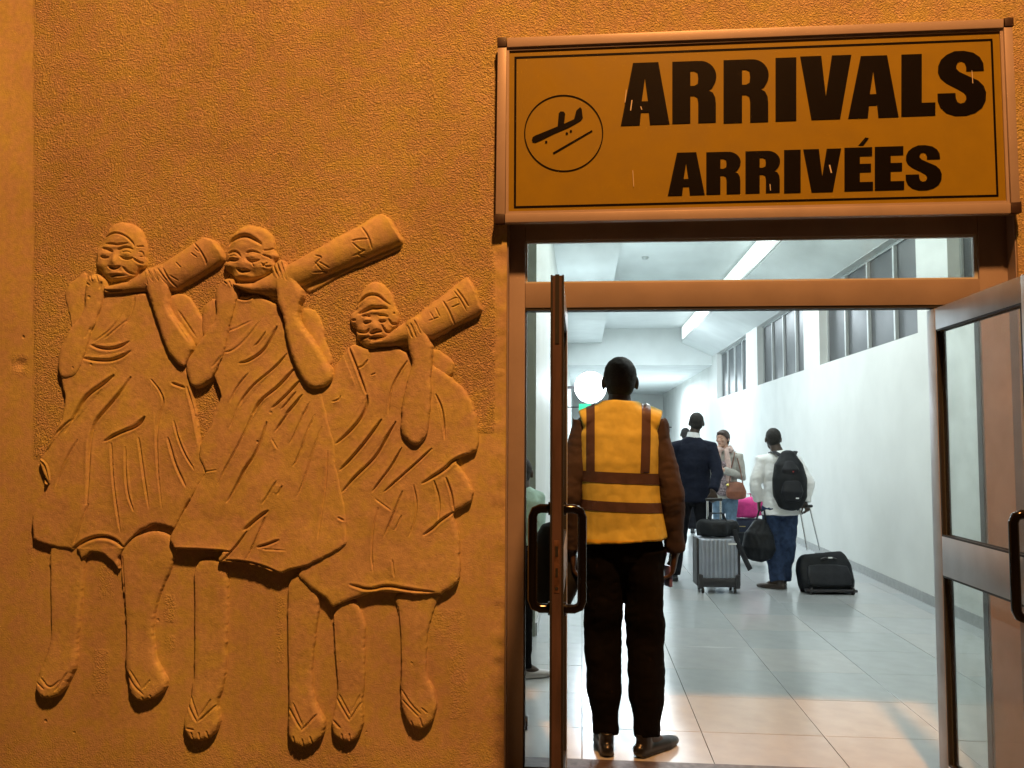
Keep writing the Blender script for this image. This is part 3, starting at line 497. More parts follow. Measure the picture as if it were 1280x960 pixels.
def leaf(x, label):
    t = thing('glass_door', label, 'door', (x, 3.86, 0), group='pair of glazed entrance doors standing open')
    boxo('stile', (-.0215, .0215, -.09, -.004, .012, 2.045), M_LEAF, t, .003)
    s = boxo('stile', (-.0215, .0215, -.90, -.81, .012, 2.045), M_LEAF, t, .002)
    boxo('top_rail', (-.0205, .0205, -.809, -.091, 1.95, 2.044), M_LEAF, t, .002)
    boxo('mid_rail', (-.0205, .0205, -.809, -.091, .895, 1.06), M_LEAF, t, .002)
    boxo('bottom_rail', (-.0205, .0205, -.809, -.091, .013, .105), M_LEAF, t, .002)
    boxo('pane', (-.003, .003, -.808, -.092, 1.061, 1.949), M_GLASS, t)
    boxo('pane', (-.003, .003, -.808, -.092, .106, .894), M_GLASS, t)
    bm = bmesh.new()
    for z0, z1 in ((1.06, 1.95), (.105, .895)):
        for sx in (-1, 1):
            a, b = sorted((sx*.004, sx*.0195))
            box(bm, a, b, -.0915, -.080-.0205, z0, z1); box(bm, a, b, -.8085, -.7975, z0, z1)
            box(bm, a, b, -.797, -.101, z0, z0+.008); box(bm, a, b, -.797, -.101, z1-.008, z1)
    bmobj('glazing_gasket', bm, M_ALUD, t)
    bm = bmesh.new()
    for sx in (-1, 1): box(bm, min(sx*.0165, sx*.024), max(sx*.0165, sx*.024), -.908, -.896, .014, 2.046)
    bmobj('edge_seal', bm, M_ALUD, t, bevel=.002)
    boxo('edge_strip', (-.0162, .0162, -.9045, -.9002, .014, 2.044), M_EDGE, t)
    boxo('edge_channel', (-.007, .007, -.9065, -.8995, 1.80, 2.048), M_ALUD, t)
    lp = boxo('lock_plate', (-.0095, .0095, -.9060, -.8995, .93, 1.11), mat('worn_lock_metal', (.30, .17, .12), .4, .7, noise=.5, nscale=40), t, .001)
    bm = bmesh.new(); box(bm, -.005, .005, -.9075, -.9055, 1.055, 1.09); box(bm, -.004, .004, -.9075, -.9055, .985, 1.015); loft(bm, [(0, -.9055, .945), (0, -.9075, .945)], [.006, .006], cap=False, seg=10)
    bmobj('latch_hole', bm, M_ALUD, lp)
    boxo('pivot', (-.012, .012, -.05, -.02, 2.0455, 2.0635), M_ALUD, t)
    pull(1, t); pull(-1, t)
    return t
leaf(-.0875, 'left glass door leaf swung open, seen edge-on as a thin upright')
leaf(1.555, 'right glass door leaf swung open towards the viewer with grey rails')

# ------------------------------------------------------------------ sign
SY = 3.68
sg = thing('arrivals_sign', 'yellow airport sign reading ARRIVALS / ARRIVÉES in an aluminium box over the doorway', 'sign', (0, SY, 0))
def quad_prism(name, pts, y0, y1, m_, parent, bevel=0):
    """outline given where it sits on the sign; y0, y1 depth from the sign face (negative = proud)"""
    bm = bmesh.new(); P3 = [AT(x, y, SY) for x, y in pts]
    a = [bm.verts.new((p.x, y0, p.z)) for p in P3]; b = [bm.verts.new((p.x, y1, p.z)) for p in P3]
    bm.faces.new(a); bm.faces.new(b[::-1])
    for i in range(len(a)): bm.faces.new((a[i], b[i], b[(i+1) % len(a)], a[(i+1) % len(a)]))
    return bmobj(name, bm, m_, parent, bevel=bevel, smooth=bevel > 0)
TL, TR, BR, BL = (622.5, 49), (1264, 24.5), (1273.5, 267), (619.5, 279.5)
iTL, iTR, iBR, iBL = (633, 60.5), (1253, 36), (1262, 254.5), (632, 268)
quad_prism('panel', (iTL, iTR, iBR, iBL), .004, .012, M_SIGNY, sg)
quad_prism('back_box', ((623.5, 50), (1263, 25.5), (1272, 266), (620.5, 278.5)), .0125, .036, M_ALU, sg)
quad_prism('frame_rail', ((634, 48.6), (1253, 25), (1253, 36), (634, 60.4)), -.012, .0125, M_ALU, sg, .003)
quad_prism('frame_rail', ((631.5, 268), (1262, 254.5), (1262, 267.4), (631.5, 279)), -.012, .0125, M_ALU, sg, .003)
quad_prism('frame_rail', ((622.5, 60.5), (633.5, 60.5), (631.5, 268.5), (619.7, 268.5)), -.012, .0125, M_ALU, sg, .003)
quad_prism('frame_rail', ((1253.4, 35.5), (1264, 35), (1273.5, 254), (1262.4, 254.6)), -.012, .0125, M_ALU, sg, .003)
# inner lips
quad_prism('inner_lip', ((633.6, 60.6), (1253, 36.3), (1253, 39), (636.5, 63.6)), -.003, .004, M_ALU, sg)
quad_prism('inner_lip', ((635.5, 264.5), (1261, 251), (1262, 254.3), (632, 267.8)), -.003, .004, M_ALU, sg)
quad_prism('inner_lip', ((633.6, 60.7), (636.6, 63.8), (635.6, 264.4), (632, 267.7)), -.0032, .004, M_ALU, sg)
quad_prism('inner_lip', ((1249.5, 39), (1253.2, 36.4), (1262, 254), (1258, 251)), -.0032, .004, M_ALU, sg)
M_CAP = mat('corner_cap_plastic', (.035, .016, .013), .5)
for c in (((621.8, 48.6), (633.2, 48), (633.4, 60), (622, 60.4)), ((1253.6, 24), (1264.8, 23.5), (1265.3, 34.6), (1254, 35)), ((1261.8, 254), (1274.6, 253.6), (1275.3, 267), (1262.3, 267.6)), ((618.4, 269), (631.2, 268.6), (631, 280.2), (618, 280.6))):
    quad_prism('corner_cap', c, -.016, .0135, M_CAP, sg, .003)
def line_quad(name, a, b, w, parent, y0=.0028, y1=.0041):
    (ax, ay), (bx, by) = a, b; dx, dy = bx-ax, by-ay; l = math.hypot(dx, dy); nx_, ny_ = -dy/l*w/2, dx/l*w/2
    return quad_prism(name, ((ax+nx_, ay+ny_), (bx+nx_, by+ny_), (bx-nx_, by-ny_), (ax-nx_, ay-ny_)), y0, y1, M_SIGNK, parent)
line_quad('border_line', (643, 71.8), (1241, 49.2), 2.7, sg); line_quad('border_line', (642.4, 258.8), (1248.6, 244.2), 2.7, sg)
line_quad('border_line', (644.3, 73.2), (643.6, 257.4), 2.7, sg, .0029); line_quad('border_line', (1240, 50.6), (1247.3, 242.8), 2.7, sg, .0029)
# letters: unit glyphs, u right, v up; list of outlines (first outer, rest holes)
def arc(cx, cy, rx, ry, a0, a1, n=14): return [(cx+rx*math.cos(math.radians(a0+(a1-a0)*i/n)), cy+ry*math.sin(math.radians(a0+(a1-a0)*i/n))) for i in range(n+1)]
GL = {
 'A': [[(0, 0), (.25, 1), (.77, 1), (1, 0), (.60, 0), (.575, .2), (.415, .2), (.39, 0)], [(.43, .38), (.56, .38), (.497, .75)]],
 'R': [[(0, 0), (0, 1), (.55, 1)]+arc(.62, .74, .38, .26, 90, -30)[1:]+[(.90, .55), (.82, .52), (.92, .48), (.975, .40), (.99, .30), (.99, 0), (.59, 0), (.59, .33), (.57, .41), (.50, .44), (.41, .44), (.41, 0)], [(.41, .60), (.50, .60), (.575, .63), (.59, .72), (.575, .81), (.50, .84), (.41, .84)]],
 'I': [[(0, 0), (0, 1), (1, 1), (1, 0)]],
 'V': [[(0, 1), (.22, 0), (.78, 0), (1, 1), (.62, 1), (.50, .36), (.41, 1)]],
 'L': [[(0, 0), (0, 1), (.60, 1), (.60, .21), (1, .21), (1, 0)]],
 'E': [[(0, 0), (0, 1), (.97, 1), (.97, .80), (.54, .80), (.54, .62), (.93, .62), (.93, .43), (.54, .43), (.54, .20), (1, .20), (1, 0)]],
 'S': [[(.02, .34), (.38, .34)]+[(.39, .25), (.42, .19), (.48, .165), (.56, .18), (.60, .23), (.60, .29), (.55, .345), (.42, .41), (.20, .505), (.08, .59), (.03, .68), (.035, .79), (.09, .89), (.20, .965), (.36, 1.02), (.55, 1.02), (.74, .985), (.87, .91), (.94, .81), (.955, .69), (.60, .69), (.60, .76), (.565, .83), (.50, .855), (.43, .84), (.395, .78), (.40, .73), (.46, .68), (.66, .60), (.84, .53), (.95, .44), (1.0, .33), (.99, .20), (.92, .09), (.78, .01), (.60, -.03), (.38, -.03), (.20, .02), (.08, .11), (.025, .22)]]}
def bil(q, u, v):
    (ax, ay), (bx, by), (cx, cy), (dx, dy) = q   # bl, br, tr, tl
    return (ax*(1-u)*(1-v)+bx*u*(1-v)+cx*u*v+dx*(1-u)*v, ay*(1-u)*(1-v)+by*u*(1-v)+cy*u*v+dy*(1-u)*v)
def shape2d(name, outlines, depth, m_, parent, proud=.0026):
    cu = bpy.data.curves.new('outline', 'CURVE'); cu.dimensions = '2D'; cu.fill_mode = 'BOTH'; cu.extrude = depth/2
    for o_ in outlines:
        s = cu.splines.new('POLY'); s.points.add(len(o_)-1); s.use_cyclic_u = True
        for i, (x, y) in enumerate(o_):
            p = AT(x, y, SY); s.points[i].co = (p.x, p.z, 0, 1)
    t = bpy.data.objects.new('outline', cu); COL.objects.link(t)
    me = bpy.data.meshes.new_from_object(t.evaluated_get(bpy.context.evaluated_depsgraph_get()))
    bpy.data.objects.remove(t); bpy.data.curves.remove(cu)
    me.transform(Matrix.Translation((0, .004-proud/2+.0001, 0)) @ Matrix.Rotation(PI/2, 4, 'X')); me.name = name
    me.materials.clear(); me.materials.append(m_); return new(name, me, parent)
def word(rows):
    for ch, x0, x1, yt0, yb0, lean in rows:
        # top/bottom photo rows at the letter's left; the sign's lines climb to the right
        sl = -.0345 if yt0 < 170 else -.028
        w = x1-x0; q = ((x0, yb0), (x1, yb0+w*sl), (x1, yt0+w*sl), (x0, yt0))
        shape2d('letter', [[bil(q, u, v) for u, v in o_] for o_ in GL[ch]], .0026, M_SIGNK, sg)
word([('A', 776, 837, 79, 157, 0), ('R', 840.5, 895.5, 77, 154.5, 0), ('R', 904.6, 961, 75, 153.8, 0), ('I', 969.6, 995.6, 72.2, 151.4, 0), ('V', 1000.5, 1064.5, 70.4, 150, 0), ('A', 1060.5, 1123.5, 70.4, 148, 0), ('L', 1127, 1169.5, 68, 145.4, 0), ('S', 1171, 1233, 66, 143, 0)])
word([('A', 834.8, 881, 191, 244.5, 0), ('R', 883, 926, 190.2, 243, 0), ('R', 932, 975.3, 189, 241.6, 0), ('I', 980.3, 1001, 187.4, 241, 0), ('V', 1004.3, 1051.7, 186.6, 240.4, 0), ('E', 1055.8, 1091.5, 184.6, 238.8, 0), ('E', 1093.8, 1130.5, 183.4, 237.8, 0), ('S', 1131.5, 1177.5, 183, 236.4, 0)])
shape2d('accent', [[(1073.2, 181.6), (1079.5, 181.3), (1086.2, 172.4), (1081.8, 171.6)]], .0026, M_SIGNK, sg)
# landing aeroplane pictogram in a ring
cpt = lambda x, y: (600+x/3.5556, 20+y/3.5556)
ring_o = [cpt(372+176*math.cos(t*2*PI/64), 520+171*math.sin(t*2*PI/64)) for t in range(64)]; ring_i = [cpt(372+171*math.cos(t*2*PI/64), 520+166*math.sin(t*2*PI/64)) for t in range(64)]
shape2d('pictogram_ring', [ring_o, ring_i], .0026, M_SIGNK, sg)
pl = [(230, 552), (234, 538), (246, 530), (262, 524), (345, 490), (350, 432), (358, 423), (372, 424), (379, 434), (374, 478), (418, 458), (428, 420), (445, 404), (452, 412), (457, 452), (448, 464), (430, 475), (392, 496), (330, 522), (270, 552), (246, 562), (234, 560)]
shape2d('aeroplane', [[cpt(*p) for p in pl]], .0026, M_SIGNK, sg)
shape2d('runway_line', [[cpt(324, 606), (cpt(497, 506)), cpt(500, 512), cpt(328, 613)]], .0026, M_SIGNK, sg)
for wx, wy in ((294, 559), (386, 521), (404, 511)): shape2d('wheel_dot', [[cpt(wx+5.5*math.cos(k*PI/5), wy+5.5*math.sin(k*PI/5)) for k in range(10)]], .0026, M_SIGNK, sg)
# chips in the print and dried drips
M_CHIP = mat('chipped_print', (.62, .55, .42), .6)
for a, b, w in (((790, 125), (788, 138), 1.3), ((783, 112), (781, 128), .9), ((801, 133), (802, 137), 1.2), ((1215, 88), (1216, 104), .8), ((1037, 206), (1039, 216), 1.7), ((962.5, 230), (963, 238), .9), ((791, 213), (792, 233), .8)):
    (ax, ay), (bx, by) = a, b
    quad_prism('print_chip', ((ax-w/2, ay), (ax+w/2, ay), (bx+w*.7, by), (bx-w*.3, by)), .0006, .002, M_CHIP, sg)

# ------------------------------------------------------------------ arrivals corridor
XR, XL, YB, YE = 3.15, -.35, 20.6, 33
def struct(name, b, m_, parent=None):
    o = boxo(name, b, m_, parent)
    if not parent: o['kind'] = 'structure'
    return o
fl = struct('floor', (-1.8, XR, 3.93, YE, -.2, -.012), M_GROUT)
tile_me = []
for k, mm in enumerate(M_TILE):
    bm = bmesh.new(); box(bm, .0015, .5985, .0015, .5985, -.011, 0)
    bmesh.ops.bevel(bm, geom=[e for e in bm.edges if abs(e.verts[0].co.z) < 1e-6 and abs(e.verts[1].co.z) < 1e-6], offset=.0012, segments=1, affect='EDGES')
    me = bpy.data.meshes.new('floor_tile'); bm.to_mesh(me); bm.free(); me.materials.append(mm); tile_me.append(me)
rg = random.Random(5)
YT0 = 5.604-.6*2
edge_me = {}
def tile(i, j):
    x0 = i*.6; y0 = YT0+j*.6; k = rg.choice((0, 0, 1, 2))
    w = min(.6, XR-x0)
    if w < .59:
        if k not in edge_me:
            c = tile_me[k].copy(); c.transform(Matrix.Diagonal(((w-.001)/.6, 1, 1, 1))); edge_me[k] = c
        me = edge_me[k]
    else: me = tile_me[k]
    o = new('floor_tile', me, fl); o.location = (x0, y0, rg.uniform(-.0004, .0004)); o.rotation_euler = (rg.uniform(-.0006, .0006), rg.uniform(-.0006, .0006), 0)
for j in range(-1, 12):
    for i in range(-3, 6): tile(i, j)
bm = bmesh.new()
y = YT0+12*.6
while y < YE-.6:
    for i in range(-1, 6):
        x0 = i*.6; box(bm, max(x0, XL)+.0015, min(x0+.5985, XR-.001), y+.0015, y+.5985, -.011, 0)
    y += .6
far = bmobj('far_floor_tiles', bm, M_TILE[0], fl); far['kind'] = 'stuff'
for j in (-2,):
    for i in range(-3, 6):
        pass
# right-hand wall with clerestory windows
BAYS = [(4.35, 7.45), (8.13, 11.4), (12.2, 15.37), (16.4, 19.9)]
WZ0, WZ1 = 2.50, 3.56
rw = thing('corridor_wall', 'long bright white corridor wall with high windows on the right', 'wall', (XR, 0, 0))
bm = bmesh.new(); box(bm, 0, .35, 3.93, YE, -.1, WZ0); box(bm, 0, .35, 3.93, YE, WZ1, 4.6)
edges = [3.93]+[v for b in BAYS for v in b]+[YE]
for a, b in zip(edges[::2], edges[1::2]): box(bm, 0, .35, a, b, WZ0, WZ1)
bmobj('wall_surface', bm, M_WHITE, rw)
bm = bmesh.new(); y = 3.94
while y < YE-.6: box(bm, -.012, -.0005, y, y+.597, 0, .095); y += .6
bmobj('skirting', bm, M_SKIRT, rw)
for a, b in BAYS:
    wn = new('window', None, rw); wn.location = (0, 0, 0)
    bm = bmesh.new(); box(bm, .10, .15, a, b, WZ0+.001, WZ0+.035); box(bm, .10, .15, a, b, WZ1-.035, WZ1-.001); box(bm, .1, .15, a+.001, a+.035, WZ0+.035, WZ1-.035); box(bm, .1, .15, b-.035, b-.001, WZ0+.035, WZ1-.035)
    bmobj('window_frame', bm, M_MULL, wn)
    st = (b-a)/4
    for k in range(4):
        if k: boxo('window_bar', (.085, .15, a+k*st-.022, a+k*st+.022, WZ0+.036, WZ1-.036), M_MULL, wn)
        boxo('pane', (.12, .13, a+k*st+(.023 if k else .036), a+(k+1)*st-(.023 if k < 3 else .036), WZ0+.036, WZ1-.036), M_DARKGL, wn)
    if rw: pass
# left wall, return, foyer
M_RET = mat('grey_green_wall', (.22, .25, .23), .6, noise=.1, nscale=5)  # grey green tone of the return wall, darker than the white walls
lw = thing('corridor_wall', 'narrow strip of bright white corridor wall seen at the left of the doorway', 'wall', (XL, 0, 0))
boxo('wall_surface', (-.2, 0, 6.4, YE, -.1, 4.6), M_WHITE, lw); boxo('skirting', (.0005, .012, 6.42, YE-.5, 0, .095), M_SKIRT, lw)
rt = thing('return_wall', 'grey green wall end seen between door jamb and white wall', 'wall', (0, 6.39, 0))
boxo('wall_surface', (-1.8, XL-.001, 0, .2, -.1, 4.6), M_RET, rt)
struct('foyer_wall', (-2.0, -1.8, 3.93, 6.4, -.1, 4.6), M_WHITE)
struct('end_wall', (-.35, XR, YE, YE+.2, -.1, 4.6), M_WHITE)
# ceiling
bm = bmesh.new()
box(bm, -1.8, .48, 4.14, YB, 3.9, 4.6)                       # low band left
box(bm, .48, 2.42, 4.14, YB, 4.25, 4.6)                      # recess
box(bm, -.35, XR, YB, YE, 3.35, 4.6)                         # lower ceiling beyond
box(bm, .48, 2.42, 4.14, 4.5, 3.9, 4.25)
bmobj('ceiling', bm, M_CEIL)['kind'] = 'structure'
bm = bmesh.new(); v = [bm.verts.new(p) for y in (4.14, YB) for p in ((2.42, y, 4.6), (2.42, y, 3.9), (XR-.001, y, WZ1+.005), (XR-.001, y, 4.6))]
for f in ((0, 1, 2, 3), (7, 6, 5, 4), (0, 4, 5, 1), (1, 5, 6, 2), (3, 2, 6, 7), (0, 3, 7, 4)): bm.faces.new([v[i] for i in f])
bmobj('ceiling_soffit', bm, M_CEIL)['kind'] = 'structure'
# glowing panels added for the bright recess face, and sprinkler dots
M_GLOW = mat('recess_face_glow', (.9, .9, .9), .4, em=(.9, 1, .98), ems=1.0)  # emission standing in for light falling on the recess side
for k, y in enumerate(np.arange(10.9, 20, 1.42)):
    which = ('nearest', 'second', 'third', 'fourth', 'fifth', 'sixth', 'farthest')[k]
    t = thing('recess_glow_panel', which+' long glowing panel added to imitate the lit right face of the ceiling recess', 'glowing panel', (2.40, float(y), 3.96), group='glowing panels added along the ceiling recess')
    boxo('housing', (-.004, .018, -.70, .70, -.05, .27), M_WHITE, t, .004)
    boxo('glow_face', (-.03, -.0045, -.68, .68, -.03, .25), M_GLOW, t, .008)
for k, (x, y) in enumerate(((.95, 12.6), (.95, 15.2))):
    t = thing('smoke_detector', ('nearer' if k == 0 else 'farther')+' small round detector on the corridor ceiling', 'smoke detector', (x, y, 4.25), group='ceiling detectors')
    bm = bmesh.new(); loft(bm, [(0, 0, -.001), (0, 0, -.02), (0, 0, -.045)], [.055, .05, .028], cap=False); bmobj('housing', bm, M_MULL, t, smooth=True)
# flood light glaring down the corridor
FLP = AT(738, 484, 12.5)
t = thing('flood_light', 'glaring white flood light high on the left corridor wall behind the hi-vis man', 'lamp', FLP)
bm = bmesh.new(); loft(bm, [(0, .012, 0), (0, .05, 0), (0, .13, 0)], [.245, .22, .13], seg=40, ref=(1, 0, 0), cap=False); bmobj('housing', bm, M_BLACK, t, smooth=True)
ML = bpy.data.materials.new('lit_face_painted_glare'); ML.use_nodes = True; nt = ML.node_tree; N = nt.nodes; LK = nt.links; B = N['Principled BSDF']  # lamp face emission fades to the rim, imitating glare around the lamp
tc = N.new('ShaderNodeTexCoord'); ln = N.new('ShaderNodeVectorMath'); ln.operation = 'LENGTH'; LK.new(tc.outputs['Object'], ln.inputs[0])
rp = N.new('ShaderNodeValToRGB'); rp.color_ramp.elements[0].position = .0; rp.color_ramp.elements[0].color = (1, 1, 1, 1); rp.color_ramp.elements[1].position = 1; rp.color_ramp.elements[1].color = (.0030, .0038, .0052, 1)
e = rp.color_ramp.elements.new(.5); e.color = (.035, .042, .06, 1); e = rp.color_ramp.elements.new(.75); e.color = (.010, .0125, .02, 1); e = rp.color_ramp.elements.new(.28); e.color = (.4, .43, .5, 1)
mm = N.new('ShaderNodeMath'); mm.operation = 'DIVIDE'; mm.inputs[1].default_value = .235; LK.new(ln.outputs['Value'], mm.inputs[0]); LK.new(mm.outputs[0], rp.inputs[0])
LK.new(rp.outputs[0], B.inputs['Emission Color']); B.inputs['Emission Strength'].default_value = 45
bm = bmesh.new(); bmesh.ops.create_circle(bm, cap_ends=True, segments=48, radius=.238, matrix=Matrix.Translation((0, .0115, 0)) @ Matrix.Rotation(PI/2, 4, 'X')); bmobj('glare_disc', bm, ML, t)
bm = bmesh.new()
box(bm, XL-FLP.x+.001, -.21, .04, .07, -.02, .02); box(bm, XL-FLP.x+.0005, XL-FLP.x+.012, -.02, .13, -.08, .08); bmobj('bracket', bm, M_BLACK, t)
lamp('flood_glow', 'POINT', (FLP.x+.02, FLP.y-.45, FLP.z), 85, (.80, .91, 1), shadow_soft_size=.12)  # extra point light added to brighten the surfaces around the flood
p = AT(729, 509, 17.5)
t = thing('exit_sign', 'small green sign bracketed to the left wall just below the flood light', 'sign', p)
boxo('face', (-.09, .16, 0, .03, -.07, .07), mat('green_sign', (.03, .45, .2), .4, em=(.05, .9, .45), ems=.7), t, .004)
boxo('bracket', (XL-p.x+.001, -.0905, .008, .022, -.012, .012), M_BLACK, t)
p = AT(839, 534, 30)
t = thing('wall_rail', 'thin dark rail on the far end wall beside the suited man', 'rail', p)
tubeo('bar', [(-.35, 0, 0), (1.2, 0, .0)], .02, M_BLACK, t); tubeo('bracket', [(-.2, 0, 0), (-.2, YE-p.y-.001, 0)], .015, M_BLACK, t)
# street lamp that lights the wall, behind and above the viewer
lp = thing('street_lamp', 'tall street lamp with an orange flood head standing behind the viewer', 'street lamp', (3.2, -1.9, -.15))
tubeo('pole', [(0, 0, 0), (0, 0, 9.3), (0, 0, 9.75)], .06, M_MULL, lp)
tubeo('arm', [(0, 0, 9.7), (-2.2, 1.25, 9.9)], .03, M_MULL, lp)
boxo('lamp_head', (-2.43, -1.97, 1.05, 1.45, 9.84, 9.98), M_MULL, lp, .02)
# ------------------------------------------------------------------ people
SKIN_D = mat('dark_skin', (.050, .028, .018), .45, noise=.2, nscale=20)
SKIN_L = mat('light_skin', (.50, .30, .22), .5, noise=.12, nscale=20)
HAIR = mat('black_hair', (.012, .010, .009), .75, noise=.4, nscale=150, bump=.5, bscale=500)
HAIRB = mat('brown_hair', (.045, .026, .02), .6, noise=.4, nscale=60, bump=.4, bscale=200, stretch=(1, 1, .2))
SHOE = mat('black_leather', (.012, .012, .014), .3, noise=.3, nscale=20)
M_EYE = mat('eye_white', (.6, .6, .58), .3); M_LIP = mat('lips', (.32, .10, .09), .4)
def cloth(name, c, rough=.85, noise=.18, nscale=18, bs=350, sheen=0, bump=.25): return mat(name, c, rough, noise=noise, nscale=nscale, bump=bump, bscale=bs, sheen=sheen, spec=.25)
def remesh(name, bm, voxel, m_, parent, sm=4, fold=0, ffreq=(9, 9, 5), seed=0, fine=0):
    me = bpy.data.meshes.new('t'); bmesh.ops.recalc_face_normals(bm, faces=bm.faces); bm.to_mesh(me); bm.free()
    o = bpy.data.objects.new('t', me); COL.objects.link(o)
    r = o.modifiers.new('r', 'REMESH'); r.mode = 'VOXEL'; r.voxel_size = voxel; r.use_smooth_shade = True
    s = o.modifiers.new('s', 'SMOOTH'); s.iterations = sm; s.factor = .5
    e = bpy.data.meshes.new_from_object(o.evaluated_get(bpy.context.evaluated_depsgraph_get()))
    bpy.data.objects.remove(o); bpy.data.meshes.remove(me); e.name = name
    n = len(e.vertices); co = np.empty(n*3, np.float32); e.vertices.foreach_get('co', co); co = co.reshape(-1, 3)
    if fold:
        nr = np.empty(n*3, np.float32); e.vertices.foreach_get('normal', nr); nr = nr.reshape(-1, 3)
        off = seed*3.7
        d = np.array([mnoise.noise(Vector((c[0]*ffreq[0]+off+c[2]*2, c[1]*ffreq[1], c[2]*ffreq[2]+off)))+.5*abs(mnoise.noise(Vector((c[0]*ffreq[0]*2.3, c[1]*ffreq[1]*2.3+c[2]*7, c[2]*ffreq[2]*2.2+off)))) for c in co])
        co = co+nr*(d*fold)[:, None]; e.vertices.foreach_set('co', co.astype(np.float32).ravel())
    e.update(); e.polygons.foreach_set('use_smooth', np.full(len(e.polygons), True)); e.materials.clear(); e.materials.append(m_)
    return new(name, e, parent)
def rotv(d, k, a): return Matrix.Rotation(a, 3, k) @ d
def hand(bm, w, d, n, side, curl=.5, s=1, spread=.06):
    """w wrist, d towards the fingertips, n the way the palm faces, side = thumb side"""
    w = Vector(w); d = Vector(d).normalized(); n = Vector(n); n = (n-d*n.dot(d)).normalized(); t = Vector(side); t = (t-d*t.dot(d)-n*t.dot(n)).normalized()
    L = .088*s
    loft(bm, [w-d*.02, w+d*.02*s, w+d*.055*s, w+d*L], [(.026*s, .019*s), (.033*s, .017*s), (.041*s, .015*s), (.038*s, .012*s)], seg=12, ref=t)
    for k, (off, ln) in enumerate(((.030, .074), (.010, .082), (-.010, .076), (-.029, .060))):
        p = w+d*(L-.006)+t*off*s; dd = (d+t*off*spread*10).normalized(); pts = [p-dd*.01, p]; c = curl*(1+.12*k)
        for q in range(3):
            dd = rotv(dd, t, -c*(1 if dd.cross(n).dot(t) < 0 else -1)); p = p+dd*ln*s*(.42, .32, .26)[q]; pts.append(p)
        loft(bm, pts, [.0095*s, .0093*s, .0088*s, .008*s, .007*s], seg=8, ref=t)
    p = w+d*.022*s+t*.024*s; dd = (d*.6+t*.75+n*.25).normalized(); pts = [p-dd*.012, p, p+dd*.038*s]; dd = (d*.85+t*.3+n*.35).normalized(); pts.append(pts[-1]+dd*.030*s); pts.append(pts[-1]+dd*.024*s)
    loft(bm, pts, [.013*s, .0125*s, .0105*s, .0095*s, .008*s], seg=8, ref=n)
def head(bm, c, s=1, yaw=0, pitch=0, neck=None, roll=0):
    M4 = Matrix.Translation(Vector(c)) @ Matrix.Rotation(yaw, 4, 'Z') @ Matrix.Rotation(pitch, 4, 'X') @ Matrix.Rotation(roll, 4, 'Y') @ Matrix.Scale(s, 4)
    def b(p, r, rx=0):
        mt = M4 @ Matrix.Translation(Vector(p)) @ Matrix.Rotation(rx, 4, 'X') @ Matrix.Diagonal((*r, 1)); bmesh.ops.create_uvsphere(bm, u_segments=18, v_segments=12, radius=1, matrix=mt)
    b((0, -.012, .035), (.076, .096, .088)); b((0, .025, .0), (.067, .078, .085)); b((0, .045, -.055), (.050, .050, .048)); b((0, .075, -.088), (.027, .024, .02))
    b((0, .100, .042), (.045, .014, .012)); b((0, .108, -.005), (.013, .018, .028), .25); b((0, .117, -.018), (.019, .013, .012)); b((0, .096, -.05), (.025, .012, .008)); b((0, .094, -.062), (.021, .012, .009))
    for sx in (-1, 1):
        b((sx*.078, -.008, .0), (.010, .020, .032), .15); b((sx*.040, .080, -.01), (.022, .02, .022)); b((sx*.031, .094, .02), (.015, .012, .010))
    return M4
def hair_cap(name, M4, m_, parent, voxel=.006, lo=-.015, extra=None, front=.045, thick=.006, fold=.002):
    bm = bmesh.new()
    bmesh.ops.create_uvsphere(bm, u_segments=24, v_segments=16, radius=1, matrix=Matrix.Translation((0, -.014, .036)) @ Matrix.Diagonal((.076+thick, .096+thick, .088+thick, 1)))
    bmesh.ops.create_uvsphere(bm, u_segments=20, v_segments=12, radius=1, matrix=Matrix.Translation((0, -.035, -.005)) @ Matrix.Diagonal((.066+thick, .068+thick, .066, 1)))
    if extra: extra(bm)
    def cut(co, no):
        bmesh.ops.bisect_plane(bm, geom=bm.verts[:]+bm.edges[:]+bm.faces[:], plane_co=co, plane_no=no, clear_outer=True)
    o = None
    me = bpy.data.meshes.new('t'); bm.to_mesh(me); bm.free()
    t = bpy.data.objects.new('t', me); COL.objects.link(t); r = t.modifiers.new('r', 'REMESH'); r.mode = 'VOXEL'; r.voxel_size = voxel
    sm = t.modifiers.new('s', 'SMOOTH'); sm.iterations = 2
    e = bpy.data.meshes.new_from_object(t.evaluated_get(bpy.context.evaluated_depsgraph_get())); bpy.data.objects.remove(t)
    bm = bmesh.new(); bm.from_mesh(e)
    cut((0, 0, lo-.035), (0, 0, -1)); cut((0, .030, 0), (0, 1, -.9)); cut((0, front+.03, .075), (0, 1, -.25))
    for f in bm.faces: f.smooth = True
    for v in bm.verts: v.co += v.normal*mnoise.noise(v.co*60)*fold; v.co = M4 @ v.co
    me = bpy.data.meshes.new(name); bm.to_mesh(me); bm.free(); me.materials.append(m_); return new(name, me, parent)
